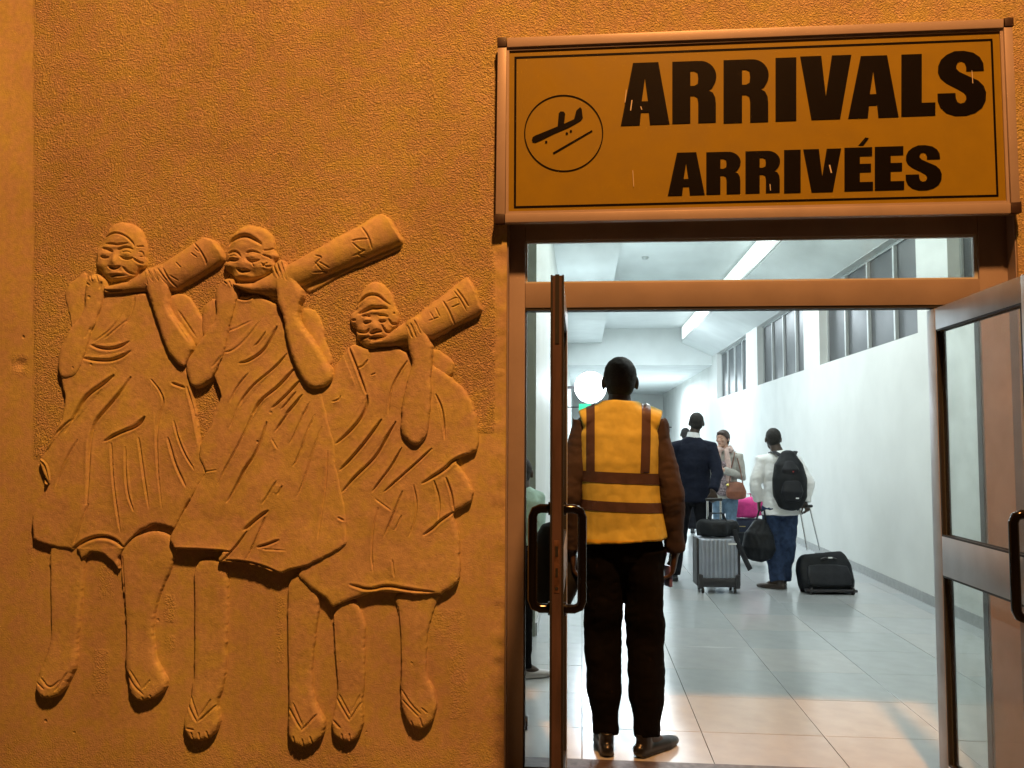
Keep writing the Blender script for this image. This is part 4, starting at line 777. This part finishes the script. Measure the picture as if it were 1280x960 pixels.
def shoe(ank, toe, m_, parent, s=1, voxel=.006):
    a = Vector(ank); t_ = Vector(toe); d = (t_-a); d.z = 0; d.normalize(); z = t_.z
    bm = bmesh.new(); g = lambda k, h: Vector((a.x, a.y, z))+d*k*s+Vector((0, 0, h*s))
    sd = d.cross(Vector((0, 0, 1)))
    loft(bm, [g(-.055, .030), g(0, .032), g(.06, .030), g(.12, .026), g(.17, .022), g(.20, .018)], [(.030*s, .030*s), (.034*s, .032*s), (.038*s, .030*s), (.043*s, .026*s), (.038*s, .021*s), (.024*s, .016*s)], seg=14, ref=sd)
    loft(bm, [g(-.02, .03), g(-.02, .075), g(-.022, .10)], [(.033*s, .042*s), (.034*s, .042*s), (.036*s, .046*s)], seg=12, ref=sd, cap=False)
    loft(bm, [g(-.06, .008), g(0, .008), g(.12, .008), g(.2, .010)], [(.034*s, .008), (.037*s, .008), (.047*s, .008), (.026*s, .008)], seg=12, ref=sd)
    return remesh('shoe', bm, voxel, m_, parent, sm=2)
def person(label, loc, rz, P, o, group=None, category='person'):
    """P joint positions (metres, facing +y); o outfit"""
    t = thing('person', label, category, loc, rz, group)
    v = o.get('voxel', .008)
    sz = o.get('s', 1)
    # --- body: one continuous surface
    bm = bmesh.new(); M4 = head(bm, P['head'], sz*.98, o.get('yaw', 0), o.get('pitch', 0), roll=o.get('hroll', 0))
    nb, pv, ch = Vector(P['neck']), Vector(P['pelvis']), Vector(P['chest'])
    loft(bm, [nb-Vector((0, 0, .03)), nb+(Vector(P['head'])-nb)*.45, Vector(P['head'])+Vector((0, -.01, -.03))], [(.062, .062), (.054, .056), (.05, .055)], seg=14)
    loft(bm, [pv-Vector((0, 0, .02)), pv+Vector((0, 0, .03)), pv.lerp(ch, .45), ch, ch.lerp(nb, .55), nb], [(.11, .08), (.15, .1), (.125, .09), (.15, .105), (.15, .08), (.06, .055)], seg=18)
    for s in ('L', 'R'):
        sh, el, wr = (Vector(P[k+s]) for k in ('sh', 'el', 'wr')); hp, kn, an, to = (Vector(P[k+s]) for k in ('hp', 'kn', 'an', 'to'))
        loft(bm, [sh, sh.lerp(el, .5), el, el.lerp(wr, .4), wr], [.048, .043, .036, .036, .025], seg=12)
        loft(bm, [hp, hp.lerp(kn, .5), kn, kn.lerp(an, .35), an], [.078, .068, .052, .05, .036], seg=12)
        loft(bm, [an+Vector((0, 0, -.01)), an.lerp(to, .6)+Vector((0, 0, .0)), to], [.034, .028, .018], seg=10)
        h = P.get('hand'+s)
        if h: hand(bm, wr, *h[:3], curl=h[3], s=sz*h[4] if len(h) > 4 else sz)
    remesh('body', bm, min(v, .0065), o['skin'], t, sm=2)
    if o.get('hair', True): o.get('hairfn', lambda: hair_cap('hair', M4, o.get('hairmat', HAIR), t, lo=o.get('hairlo', -.045), thick=min(.002, o.get('hthick', .002))))() if not o.get('longhair') else o['longhair'](M4, t)
    if o.get('face'):
        for sx in (-1, 1):
            bm = bmesh.new(); ball(bm, (0, 0, 0), .010, 10); e = bmobj('eye', bm, SHOE, t, smooth=True); e.matrix_local = M4 @ Matrix.Translation((sx*.031, .098, .019)) @ Matrix.Diagonal((1.1, .6, .55, 1))
        bm = bmesh.new(); ball(bm, (0, 0, 0), .01, 10); e = bmobj('mouth', bm, M_LIP, t, smooth=True); e.matrix_local = M4 @ Matrix.Translation((0, .1035, -.055)) @ Matrix.Diagonal((2, .6, .7, 1))
    # --- trousers
    tr = o['tr']; bm = bmesh.new(); a = tr.get('r', (.105, .085, .078, .07, .066))
    hx = tr.get('hip', (.165, .115))
    top = Vector((pv.x, pv.y, tr.get('top', pv.z+.1)))
    loft(bm, [pv-Vector((0, 0, .15)), pv-Vector((0, 0, .10)), pv-Vector((0, 0, .04)), pv, top], [(.06, .07), (hx[0]*.7, hx[1]*.85), hx, hx, (hx[0]*.93, hx[1]*.93)], seg=20, cap=False)
    for s in ('L', 'R'):
        hp, kn, an = (Vector(P[k+s]) for k in ('hp', 'kn', 'an')); e = an+Vector((0, -.005, tr.get('hem', -.02)))
        loft(bm, [hp+Vector((0, 0, .02)), hp.lerp(kn, .45), kn, kn.lerp(e, .5), kn.lerp(e, .8), e], [a[0], a[1], a[2], a[3], a[4], a[4] if len(a) < 6 else a[5]], seg=16, cap=False)
    remesh('trousers', bm, v, tr['m'], t, sm=3, fold=tr.get('fold', .010), ffreq=(7, 7, 9), seed=len(label))
    # --- top
    tp = o['top']; bm = bmesh.new(); g = tp.get('g', 0); zt = tp.get('hem', pv.z-.02); wv = tp.get('waist', (.150, .115)); cw = tp.get('chest', (.175, .125)); hw = tp.get('hemr', (.17, .125))
    loft(bm, [(pv.x, pv.y, zt), pv.lerp(ch, .35), ch-Vector((0, 0, .02)), ch.lerp(nb, .55), ch.lerp(nb, .85), nb+Vector((0, 0, -.005))], [hw, wv, cw, (cw[0]*.97, cw[1]*.82), (.115, .085), (.068, .066)], seg=24, cap=False)
    for s in ('L', 'R'):
        sh, el, wr = (Vector(P[k+s]) for k in ('sh', 'el', 'wr')); r = tp.get('arm', (.072, .062, .055, .047, .042))
        end = el.lerp(wr, tp.get('sl', .96))
        inn = sh.lerp(ch.lerp(nb, .6), .35)
        loft(bm, [inn, sh, sh.lerp(el, .5), el, el.lerp(wr, .45), end], [r[0]*.95, r[0], r[1], r[2], r[3], r[4]], seg=14, cap=False)
    sh_o = remesh('shirt' if 'name' not in tp else tp['name'], bm, v, tp['m'], t, sm=3, fold=tp.get('fold', .009), ffreq=(8, 8, 12), seed=len(label)+3)
    for s in ('L', 'R'):
        shoe(P['an'+s], P['to'+s], o.get('shoe', SHOE), t, sz)
    return t, M4, sh_o
def stand(H=1.75, **kw):
    k = H/1.75
    P = dict(head=(0, .015, 1.635), neck=(0, -.01, 1.485), chest=(0, 0, 1.28), pelvis=(0, 0, .94),
             shL=(-.185, -.01, 1.40), elL=(-.235, -.035, 1.13), wrL=(-.25, .03, .89), shR=(.185, -.01, 1.40), elR=(.235, -.035, 1.13), wrR=(.25, .03, .89),
             hpL=(-.085, 0, .89), knL=(-.095, .015, .50), anL=(-.10, -.03, .085), toL=(-.13, .12, 0), hpR=(.085, 0, .89), knR=(.095, .015, .50), anR=(.10, -.03, .085), toR=(.13, .12, 0))
    P = {a: tuple(c*k for c in b) for a, b in P.items()}
    for a, b in kw.items(): P[a] = b
    P.setdefault('handL', ((.05, .1, -1), (1, 0, 0), (0, 1, 0), .28)); P.setdefault('handR', ((-.05, .1, -1), (-1, 0, 0), (0, 1, 0), .28))
    return P

# --- steward in the hi-vis waistcoat, back to the viewer
VM = AT(776, 700, 4.12)
C_VEST = cloth('hi_vis_cloth', (.60, .52, .115), .7, bump=.15)
C_BAND = cloth('reflective_tape', (.09, .058, .058), .4, noise=.15, sheen=0)
C_SHIRT = cloth('maroon_brown_shirt', (.052, .038, .037), .8)
C_BTR = mat('black_trousers', (.0032, .003, .0036), .9, noise=.3, nscale=10, bump=.2, bscale=300, spec=.08)
P = stand(1.86, head=(0, .03, 1.742), neck=(-.005, -.015, 1.63), chest=(-.01, -.01, 1.36), pelvis=(.01, 0, .99),
          shL=(-.172, -.01, 1.535), elL=(-.245, -.05, 1.20), wrL=(-.232, .02, .925), shR=(.160, -.01, 1.535), elR=(.243, -.05, 1.20), wrR=(.262, .03, .925),
          hpL=(-.075, 0, .92), knL=(-.088, .02, .52), anL=(-.075, -.04, .09), toL=(-.09, .12, 0), hpR=(.10, 0, .92), knR=(.118, .02, .52), anR=(.118, -.05, .09), toR=(.225, .07, 0),
          handL=((.05, .1, -1), (1, 0, 0), (0, 1, .1), .45), handR=((-.12, .1, -1), (-1, .1, 0), (-.2, 1, .1), .40))
t, M4, _s = person('man seen from behind in yellow hi-vis waistcoat and black trousers standing in the doorway', (VM.x, 4.12, 0), 0, P,
    dict(skin=SKIN_D, voxel=.007, hthick=.002, s=1.07, tr=dict(m=C_BTR, r=(.112, .094, .088, .086, .070, .060), hip=(.185, .13), top=1.08, fold=.013, hem=-.005), top=dict(m=C_SHIRT, hem=1.03, chest=(.178, .13), waist=(.165, .12), hemr=(.165, .12), arm=(.070, .062, .058, .052, .045), fold=.010)))
bm = bmesh.new()
loft(bm, [(.012, 0, .985), (.008, 0, 1.05), (0, -.005, 1.2), (-.008, -.01, 1.36), (-.006, -.012, 1.49), (-.005, -.014, 1.585), (-.005, -.014, 1.65)], [(.212, .158), (.206, .152), (.192, .148), (.196, .152), (.205, .135), (.175, .105), (.092, .088)], seg=30, cap=False, sq=2.35)
for sx in (-1, 1): loft(bm, [(sx*.10, -.01, 1.568), (sx*.185, -.012, 1.545)], [(.078, .098), (.064, .088)], seg=16, cap=False, ref=(0, 0, 1))
vest = remesh('waistcoat', bm, .006, C_VEST, t, sm=6, fold=.007, ffreq=(6, 6, 6), seed=2)
def slab_of(src, name, planes, m_, parent, off=.0022):
    bm = bmesh.new(); bm.from_mesh(src.data)
    for co, no in planes: bmesh.ops.bisect_plane(bm, geom=bm.verts[:]+bm.edges[:]+bm.faces[:], plane_co=co, plane_no=no, clear_outer=True)
    for v_ in bm.verts: v_.co += v_.normal*off
    me = bpy.data.meshes.new(name); bm.to_mesh(me); bm.free(); me.materials.clear(); me.materials.append(m_); return new(name, me, parent)
for z0, z1 in ((1.26, 1.312), (1.128, 1.175)): slab_of(vest, 'reflective_band', [((0, 0, z1), (.035, 0, 1)), ((0, 0, z0), (-.035, 0, -1))], C_BAND, vest)
slab_of(vest, 'reflective_band', [((-.165, 0, 1.4), (-1, 0, 0)), ((-.125, 0, 1.4), (1, 0, 0)), ((0, 0, 1.311), (0, 0, -1))], C_BAND, vest, .0030)
slab_of(vest, 'reflective_band', [((.088, 0, 1.4), (-1, 0, .04)), ((.132, 0, 1.4), (1, 0, -.04)), ((0, 0, 1.311), (0, 0, -1))], C_BAND, vest, .0030)
slab_of(vest, 'hem_binding', [((0, 0, .998), (0, 0, 1))], cloth('gold_binding', (.66, .45, .05), .6), vest, .003)
ph = thing('phone', 'small pale violet phone held in the hi-vis man\'s lowered right hand', 'phone', (VM.x+.23, 4.165, .81), .35)
boxo('case', (-.008, .008, -.03, .03, -.05, .05), mat('violet_plastic', (.16, .14, .34), .3), ph, .003)

# --- man in the navy suit, walking away
C_SUIT = cloth('navy_wool', (.006, .009, .022), .85); C_SUIT2 = cloth('charcoal_wool', (.005, .0055, .009), .85)
SM = AT(866, 600, 9.0)
hx, hz = AT(893, 622, 8.72).x-SM.x, AT(893, 622, 8.72).z
P = stand(1.78, head=(.045, .03, 1.658), neck=(.01, 0, 1.525), chest=(0, 0, 1.30), shL=(-.195, 0, 1.415), shR=(.19, 0, 1.415), elL=(-.255, .02, 1.14), wrL=(-.25, .1, .90), elR=(.235, -.14, 1.14), wrR=(hx-.015, -.27, hz+.065),
          hpL=(-.09, 0, .92), knL=(-.13, .10, .50), anL=(-.19, .12, .09), toL=(-.22, .28, 0), hpR=(.09, 0, .92), knR=(.12, .0, .5), anR=(.16, -.16, .12), toR=(.16, 0, .0),
          handR=((.2, -.1, -1), (0, .6, -.1), (-1, 0, 0), .75))
t, M4, s_ = person('man in dark navy suit with white collar walking away, pulling the silver suitcase', (SM.x, 9.0, 0), 0, P,
    dict(skin=SKIN_D, voxel=.011, hthick=.004, tr=dict(m=C_SUIT2, r=(.10, .09, .08, .075, .07)), top=dict(name='jacket', m=C_SUIT, hem=.84, chest=(.185, .14), waist=(.180, .13), hemr=(.205, .14), arm=(.070, .066, .062, .056, .050), fold=.008)))
bm = bmesh.new(); loft(bm, [(.008, .0, 1.50), (.016, .004, 1.562)], [(.074, .074), (.064, .064)], seg=20, cap=False); bmobj('collar', bm, cloth('white_cotton', (.78, .80, .82)), t, smooth=True)

# --- man with the backpack
BMn = AT(975, 650, 8.75)
dx = lambda px, y, Y: (AT(px, y, Y).x-BMn.x, AT(px, y, Y).z)
lx, lz = dx(951, 634, 8.7)
rx_, rz_ = dx(1009, 634, 8.62)
C_WS = cloth('white_shirt', (.84, .86, .88), .75, noise=.06); C_JEAN = cloth('blue_denim', (.030, .052, .115), .85, noise=.4, nscale=25)
P = stand(1.62, head=(-.045, .05, 1.492), neck=(-.02, .0, 1.385), chest=(0, 0, 1.17), pelvis=(.01, 0, .85), shL=(-.175, 0, 1.275), shR=(.165, 0, 1.275), elL=(-.245, -.02, 1.03), wrL=(lx, .03, lz+.055), elR=(.27, -.06, 1.05), wrR=(rx_-.01, -.09, rz_+.05),
          hpL=(-.075, 0, .80), knL=(-.07, .06, .46), anL=(-.035, -.02, .10), toL=(-.17, .05, 0), hpR=(.085, 0, .80), knR=(.07, .02, .46), anR=(.045, .10, .10), toR=(.06, .26, 0),
          handL=((.0, .1, -1), (1, 0, 0), (0, 1, .1), .85), handR=((.25, -.1, -1), (-.4, .4, 0), (-1, 0, 0), .8))
t, M4, s_ = person('man in white shirt and blue jeans with black backpack, walking away along the right wall', (BMn.x, 8.75, 0), 0, P,
    dict(skin=SKIN_D, voxel=.009, s=1.0, hthick=.002, tr=dict(m=C_JEAN, r=(.105, .095, .085, .082, .078), hip=(.17, .13), fold=.014), top=dict(m=C_WS, hem=.74, chest=(.168, .13), waist=(.165, .125), hemr=(.19, .135), arm=(.068, .066, .062, .056, .05), fold=.013),
         shoe=mat('brown_shoe', (.05, .035, .03), .4)))
def rounded(name, b, m_, parent, bev, seg=4, bulge=0, ang=40):
    bm = bmesh.new(); box(bm, *b); bmesh.ops.bevel(bm, geom=bm.edges[:], offset=bev, segments=seg, affect='EDGES', profile=.5)
    return bmobj(name, bm, m_, parent, smooth=True, angle=ang)
C_PACK = cloth('black_nylon', (.012, .014, .018), .55, noise=.3, nscale=12, bs=150, bump=.4)
C_PACK2 = cloth('black_nylon_flap', (.018, .020, .026), .5, noise=.3, nscale=12, bs=150, bump=.4)
bk = thing('backpack', 'black backpack worn by the man in the white shirt', 'backpack', (BMn.x+.055, 8.75-.12, 1.125)); bk.scale = (.86, .9, .88)
bm = bmesh.new(); loft(bm, [(0, -.085, -.30), (0, -.095, -.22), (0, -.09, -.02), (-.005, -.075, .14), (-.01, -.06, .25)], [(.15, .075), (.19, .10), (.195, .105), (.16, .09), (.085, .05)], seg=24, sq=2.6)
remesh('pack_body', bm, .012, C_PACK, bk, sm=3, fold=.006)
bm = bmesh.new(); loft(bm, [(0, -.165, -.25), (0, -.185, -.16), (0, -.17, -.05)], [(.10, .03), (.125, .04), (.10, .03)], seg=18, sq=3); remesh('front_pocket', bm, .01, C_PACK2, bk, sm=2, fold=.003)
bm = bmesh.new(); loft(bm, [(-.01, -.16, .02), (-.01, -.165, .08), (-.01, -.13, .16)], [(.09, .025), (.10, .03), (.07, .03)], seg=18, sq=3); remesh('front_pocket', bm, .01, C_PACK2, bk, sm=2, fold=.003)
boxo('name_tag', (.03, .065, -.232, -.225, -.235, -.222), C_WS, bk); boxo('zip_tag', (.005, .02, -.205, -.198, .055, .07), mat('red_tag', (.3, .03, .03), .5), bk)
for sx, x2 in ((-1, -.16), (1, .11)):
    bm = bmesh.new(); loft(bm, [(sx*.06-.01, -.03, .23), (x2*.9, .03, .285), (x2, .12, .27), (x2*1.02, .2, .15)], [(.03, .008)]*4, seg=10, ref=(1, 0, 0), cap=False); bmobj('strap', bm, C_PACK2, bk, smooth=True)
tubeo('grab_loop', [(-.03, -.06, .24), (-.025, -.06, .29), (.01, -.06, .29), (.015, -.06, .24)], .008, C_PACK2, bk)

# --- woman with the brown bag, half behind the suited man
WN = AT(906, 600, 10.6)
C_CARD = cloth('grey_beige_cardigan', (.40, .39, .36), .9); C_LJ = cloth('faded_jeans', (.12, .19, .27), .85, noise=.35)
P = stand(1.62, head=(.015, .02, 1.50), chest=(0, 0, 1.19), handR=((.5, .2, .8), (-.3, -.5, .2), (.2, .5, .8), .5), wrR=(.03, .20, 1.22), elR=(.22, .07, 1.05), shR=(.165, 0, 1.29), shL=(-.165, 0, 1.29), elL=(-.215, .02, 1.04), wrL=(-.02, .20, 1.13), handL=((1, .1, .25), (0, -1, 0), (0, .2, 1), .5),
          anL=(-.07, 0, .085), anR=(.07, .02, .085), knL=(-.075, .02, .46), knR=(.075, .02, .46))
def bun(M4, t):
    def ex(bm):
        ball(bm, (0, -.02, .06), (.078, .09, .075), 18); ball(bm, (-.055, .0, -.02), (.03, .05, .075), 14); ball(bm, (.055, .0, -.02), (.03, .05, .075), 14); ball(bm, (0, .07, .085), (.055, .03, .025), 14)
    hair_cap('hair', M4, HAIRB, t, lo=-.06, extra=ex, thick=.012, front=.07)
t, M4, s_ = person('woman in grey cardigan, pale scarf and jeans, hand at her mouth, facing the viewer', (WN.x, 10.6, 0), PI-.35, P,
    dict(skin=SKIN_L, voxel=.010, s=.93, yaw=-.25, face=True, longhair=bun, tr=dict(m=C_LJ, r=(.09, .075, .062, .055, .05), hip=(.15, .11), fold=.006), top=dict(name='cardigan', m=C_CARD, hem=.78, chest=(.16, .12), waist=(.145, .115), hemr=(.17, .125), arm=(.066, .06, .055, .05, .045), fold=.010)))
bm = bmesh.new()
loft(bm, [(-.09, .03, 1.36), (-.06, .10, 1.385), (.02, .125, 1.375), (.085, .06, 1.38), (.06, -.05, 1.40), (-.06, -.05, 1.40), (-.09, .03, 1.36)], [.036]*7, seg=10, cap=False)
loft(bm, [(.04, .12, 1.36), (.06, .15, 1.22), (.05, .15, 1.06)], [(.035, .015), (.04, .015), (.04, .012)], seg=10); loft(bm, [(-.05, .12, 1.36), (-.07, .145, 1.2), (-.07, .15, 1.0)], [(.03, .015), (.04, .015), (.04, .012)], seg=10)
remesh('scarf', bm, .010, cloth('blush_scarf', (.62, .46, .42), .9, noise=.3), t, sm=2, fold=.006)
bm = bmesh.new(); loft(bm, [(0, .11, .86), (0, .12, 1.0), (0, .125, 1.2)], [(.10, .05), (.10, .04), (.09, .04)], seg=16); remesh('floral_top', bm, .012, cloth('floral_print', (.30, .24, .26), .85, noise=.8, nscale=60), t, sm=2)
hb_ = thing('shoulder_bag', 'brown leather shoulder bag on the hip of the woman in grey', 'bag', (WN.x+.10, 10.40, .89)); hb_.scale = (.82, .9, .85)
bm = bmesh.new(); loft(bm, [(0, 0, -.09), (0, 0, -.02), (.0, 0, .09)], [(.14, .045), (.15, .055), (.11, .03)], seg=20, sq=3.2); remesh('bag_body', bm, .009, mat('tan_leather', (.22, .075, .04), .45, noise=.3, nscale=14), hb_, sm=2, fold=.005)
bm = bmesh.new(); ball(bm, (-.13, -.05, .075), .026, 12); bmobj('buckle', bm, mat('brass', (.75, .62, .2), .25, .9), hb_, smooth=True)
tubeo('strap', [(-.10, 0, .08), (-.06, .04, .3), (.01, .12, .52), (.03, .2, .55)], .008, mat('tan_strap', (.16, .06, .035), .5), hb_); tubeo('strap', [(.10, 0, .08), (.07, .04, .3), (.03, .12, .52)], .008, mat('tan_strap2', (.16, .06, .035), .5), hb_)

# --- far person hidden behind the suited man's shoulder
FP = AT(857, 560, 14)
person('dark-haired person far down the corridor, only a head showing past the navy shoulder', (FP.x, 14, 0), 0, stand(1.70, toL=(-.13, .12, 0)),
       dict(skin=SKIN_D, voxel=.016, tr=dict(m=C_SUIT2), top=dict(m=cloth('grey_shirt', (.2, .2, .22)))))
# --- person in pale green shirt, mostly behind the left jamb
GP = AT(645, 620, 5.3)
P = stand(1.45, head=(.03, .04, 1.25), neck=(.03, .0, 1.17), chest=(.02, 0, 1.0), pelvis=(0, 0, .76), shL=(-.15, 0, 1.12), shR=(.10, 0, 1.10), elL=(-.2, .1, .9), wrL=(-.15, .25, .8), elR=(.115, .10, .93), wrR=(.05, .25, .82),
          toR=(.17, .02, 0), anR=(.06, -.03, .085), knR=(.05, .02, .42), hpR=(.05, 0, .72))
t, M4, s_ = person('stooping person in pale green shirt, mostly hidden behind the left door jamb', (GP.x, 5.3, 0), 0, P,
    dict(skin=SKIN_D, voxel=.009, s=.9, tr=dict(m=C_BTR, r=(.085, .07, .06, .05, .045), hip=(.13, .11)), top=dict(m=cloth('mint_shirt', (.36, .52, .46)), chest=(.16, .15), waist=(.13, .13), hem=.93, hemr=(.10, .10), arm=(.085, .08, .06, .05, .045), sl=.2), shoe=mat('pale_trainer', (.42, .40, .40), .5)))
# hem of a lime waistcoat below the shirt
bm = bmesh.new(); loft(bm, [(.0, 0, .80), (.0, 0, .95)], [(.04, .10), (.03, .09)], seg=16, cap=False); bmobj('lime_sash', bm, cloth('lime_cloth', (.5, .6, .02)), t, smooth=True)

# ------------------------------------------------------------------ luggage
M_SHELL = mat('silver_shell', (.40, .43, .50), .38, .6, noise=.12, nscale=8); M_SHELLD = mat('dark_trim', (.03, .028, .032), .45)
M_CHROME = mat('chrome_tube', (.75, .77, .8), .2, .95)
def wheel(x, y, parent, r=.03, m_=None):
    bm = bmesh.new(); loft(bm, [(x-.012, y, r), (x+.012, y, r)], [r, r], seg=18, ref=(0, 1, 0), cap=False); w = bmobj('wheel', bm, m_ or M_BLACK, parent, smooth=True, angle=40, bevel=.003)
    bm = bmesh.new(); loft(bm, [(x-.014, y, r), (x+.014, y, r)], [r*.4, r*.4], seg=12, ref=(0, 1, 0), cap=False); bmobj('hub', bm, M_CHROME, w, smooth=True)
SCp = AT(899, 741, 8.38)
sc_ = thing('silver_suitcase', 'upright silver ribbed hard-shell suitcase pulled by the man in the navy suit', 'suitcase', (SCp.x, 8.38, 0), .05)
rounded('shell', (-.195, .195, .0, .24, .065, .535), M_SHELL, sc_, .035)
bm = bmesh.new()
for k in range(9):
    x = -.16+k*.04
    b_ = bmesh.new(); loft(b_, [(x, 0.0, .16), (x, 0.0, .508)], [(.013, .014)]*2, seg=8); bmobj('rib', b_, M_SHELL, sc_, smooth=True)
bm.free()
rounded('lower_guard', (-.19, .19, -.014, .05, .062, .15), M_SHELLD, sc_, .012, 3)
for x in (-.178, .178): rounded('corner_guard', (x-.024, x+.024, -.02, .06, .05, .185), M_SHELLD, sc_, .012, 3)
for x in (-.2, .2): rounded('side_trim', (x-.012, x+.012, .01, .23, .07, .53), M_SHELLD, sc_, .01, 2)
for x in (-.155, .155):
    for y in (.02, .21): wheel(x, y, sc_, .029)
boxo('maker_plate', (.09, .17, -.017, -.0135, .47, .488), mat('white_plate', (.75, .75, .75), .4), sc_)
for x in (-.065, .065): tubeo('handle_tube', [(x, .20, .53), (x, .20, hz-.02)], .011, M_CHROME, sc_)
rounded('handle_grip', (-.085, .085, .182, .218, hz-.025, hz+.005), M_BLACK, sc_, .012, 3)
bg = thing('black_bag', 'soft black bag riding on top of the silver suitcase', 'bag', (SCp.x-.0, 8.38+.08, .537), .05); bg.scale = (.88, .9, 1)
bm = bmesh.new(); loft(bm, [(-.16, 0, .09), (-.08, 0, .085), (.08, 0, .088), (.17, 0, .085)], [(.07, .08), (.105, .085), (.105, .085), (.075, .08)], seg=18, ref=(0, 1, 0), sq=3); remesh('bag_body', bm, .011, C_PACK, bg, sm=2, fold=.012)
for y in (-.05, .05): tubeo('bag_strap', [(-.09, y, .16), (-.07, y*.6, .23), (.06, y*.6, .23), (.09, y, .16)], .010, C_PACK2, bg)
bm = bmesh.new(); loft(bm, [(.17, -.09, .08), (.20, -.10, -.05), (.26, -.11, -.17), (.33, -.12, -.30)], [(.028, .008)]*4, seg=8, cap=False); bmobj('hanging_strap', bm, C_PACK2, bg, smooth=True)
# black trolley case by the right wall
TC = AT(1039, 742, 8.45)
tc_ = thing('trolley_case', 'wide black soft trolley case tilted behind the backpack man near the right wall', 'suitcase', (TC.x, 8.45, 0), .06)
tl = Matrix.Translation((0, .02, .045)) @ Matrix.Rotation(-.40, 4, 'X') @ Matrix.Scale(.93, 4)
bm = bmesh.new(); v_ = []
loft(bm, [(0, .10, .015), (0, .10, .10), (-.005, .10, .26), (-.015, .10, .355), (-.02, .10, .40)], [(.265, .10), (.285, .12), (.28, .115), (.25, .105), (.22, .085)], seg=32, sq=5, cap=False)
bm.transform(tl); remesh('case_body', bm, .012, C_PACK, tc_, sm=3, fold=.004)
bm = bmesh.new(); loft(bm, [(.0, -.02, .05), (.0, -.027, .15), (0, -.02, .24)], [(.22, .02), (.23, .022), (.21, .02)], seg=24, sq=6); bm.transform(tl); remesh('front_pocket', bm, .011, C_PACK2, tc_, sm=2, fold=.002)
bm = bmesh.new(); loft(bm, [(-.06, -.035, .31), (-.02, -.05, .32), (.06, -.05, .32), (.10, -.035, .31)], [.012]*4, seg=8, cap=False); bm.transform(tl); bmobj('grab_handle', bm, M_BLACK, tc_, smooth=True)
bm = bmesh.new(); box(bm, .005, .05, -.066, -.060, .313, .327); bm.transform(tl); bmobj('badge', bm, M_CHROME, tc_)
for x in (-.19, .21): wheel(x, .01, tc_, .036)
bm = bmesh.new(); box(bm, -.24, .25, -.02, .06, .025, .05); bmobj('wheel_base', bm, M_SHELLD, tc_, bevel=.008, smooth=True)
gx, gz = AT(1008, 634, 8.62).x-TC.x, AT(1008, 634, 8.62).z
for k, xx in enumerate((-.16, -.035)): tubeo('handle_tube', [(xx, .19, .40), (gx-.05+k*.10, .20, gz)], .0075, M_CHROME, tc_)
bm = bmesh.new(); loft(bm, [(gx-.065, .20, gz), (gx+.065, .20, gz+.01)], [.016, .016], seg=12, ref=(0, 1, 0)); bmobj('handle_grip', bm, M_BLACK, tc_, smooth=True)
# black holdall in the backpack man's left hand
HD = AT(949, 662, 8.66)
hd = thing('black_holdall', 'floppy black bag hanging from the left hand of the man in white', 'bag', (HD.x, 8.68, HD.z-.10))
bm = bmesh.new(); loft(bm, [(-.0, 0, -.16), (0, 0, -.08), (.01, 0, .06), (.02, 0, .17)], [(.13, .06), (.165, .08), (.14, .07), (.07, .035)], seg=20, sq=2.8); remesh('bag_body', bm, .011, C_PACK, hd, sm=2, fold=.014)
tubeo('bag_handle', [(-.03, 0, .17), (lx-(HD.x-BMn.x)-.02, 0, lz-HD.z+.07), (lx-(HD.x-BMn.x)+.03, 0, lz-HD.z+.07), (.07, 0, .17)], .010, C_PACK2, hd)
# dark case with pink bag on top, farther back
DC = AT(935, 688, 11)
dc = thing('dark_case', 'dark blue upright case standing under the pink bag', 'suitcase', (DC.x, 11, 0))
rounded('case_body', (-.22, .20, -.12, .12, .05, .50), cloth('dark_blue_nylon', (.018, .024, .045), .6), dc, .05)
rounded('front_pocket', (-.17, .15, -.14, -.11, .10, .34), C_PACK, dc, .014, 3)
for x in (-.17, .15): wheel(x, -.06, dc, .028)
boxo('side_trim', (-.19, -.05, -.1245, -.1215, .405, .415), mat('gold_trim', (.4, .3, .1), .5), dc)
pk = thing('pink_bag', 'bright pink holdall resting on the dark case', 'bag', (DC.x-.01, 11, .502))
bm = bmesh.new(); loft(bm, [(-.16, 0, .13), (-.12, 0, .13), (.10, 0, .14), (.17, 0, .13)], [(.09, .09), (.12, .125), (.12, .13), (.09, .10)], seg=20, ref=(0, 1, 0), sq=3); remesh('bag_body', bm, .011, cloth('pink_nylon', (.62, .05, .24), .55), pk, sm=2, fold=.010)
tubeo('bag_handle', [(-.07, 0, .25), (-.06, 0, .31), (.05, 0, .31), (.06, 0, .25)], .010, cloth('dark_pink', (.35, .03, .12)), pk)
# black bag at the steward's left side, seen through and beside the door edge
vb = thing('black_holdall', 'black bag hanging at the hi-vis man\'s left hand, behind the door handle', 'bag', (VM.x-.325, 4.20, .84))
bm = bmesh.new(); loft(bm, [(0, 0, -.15), (0, 0, -.06), (0, 0, .09), (.01, 0, .17)], [(.095, .08), (.125, .09), (.12, .08), (.08, .05)], seg=20, sq=3); remesh('bag_body', bm, .009, C_PACK, vb, sm=2, fold=.014)
tubeo('bag_handle', [(-.05, 0, .15), (.02, -.03, .22), (.085, -.06, .06), (.09, -.03, -.02)], .010, C_PACK2, vb)
# wheeled case whose front wheel shows by the jamb
wc = thing('black_case', 'black wheeled case hidden behind the left jamb with one wheel peeking out', 'suitcase', (-.47, 4.33, 0))
rounded('case_body', (-.2, .13, .0, .24, .06, .55), C_PACK, wc, .03)
for x in (-.14, .185): wheel(x, .02, wc, .034)
boxo('axle', (-.14, .175, .012, .028, .028, .065), M_CHROME, wc)
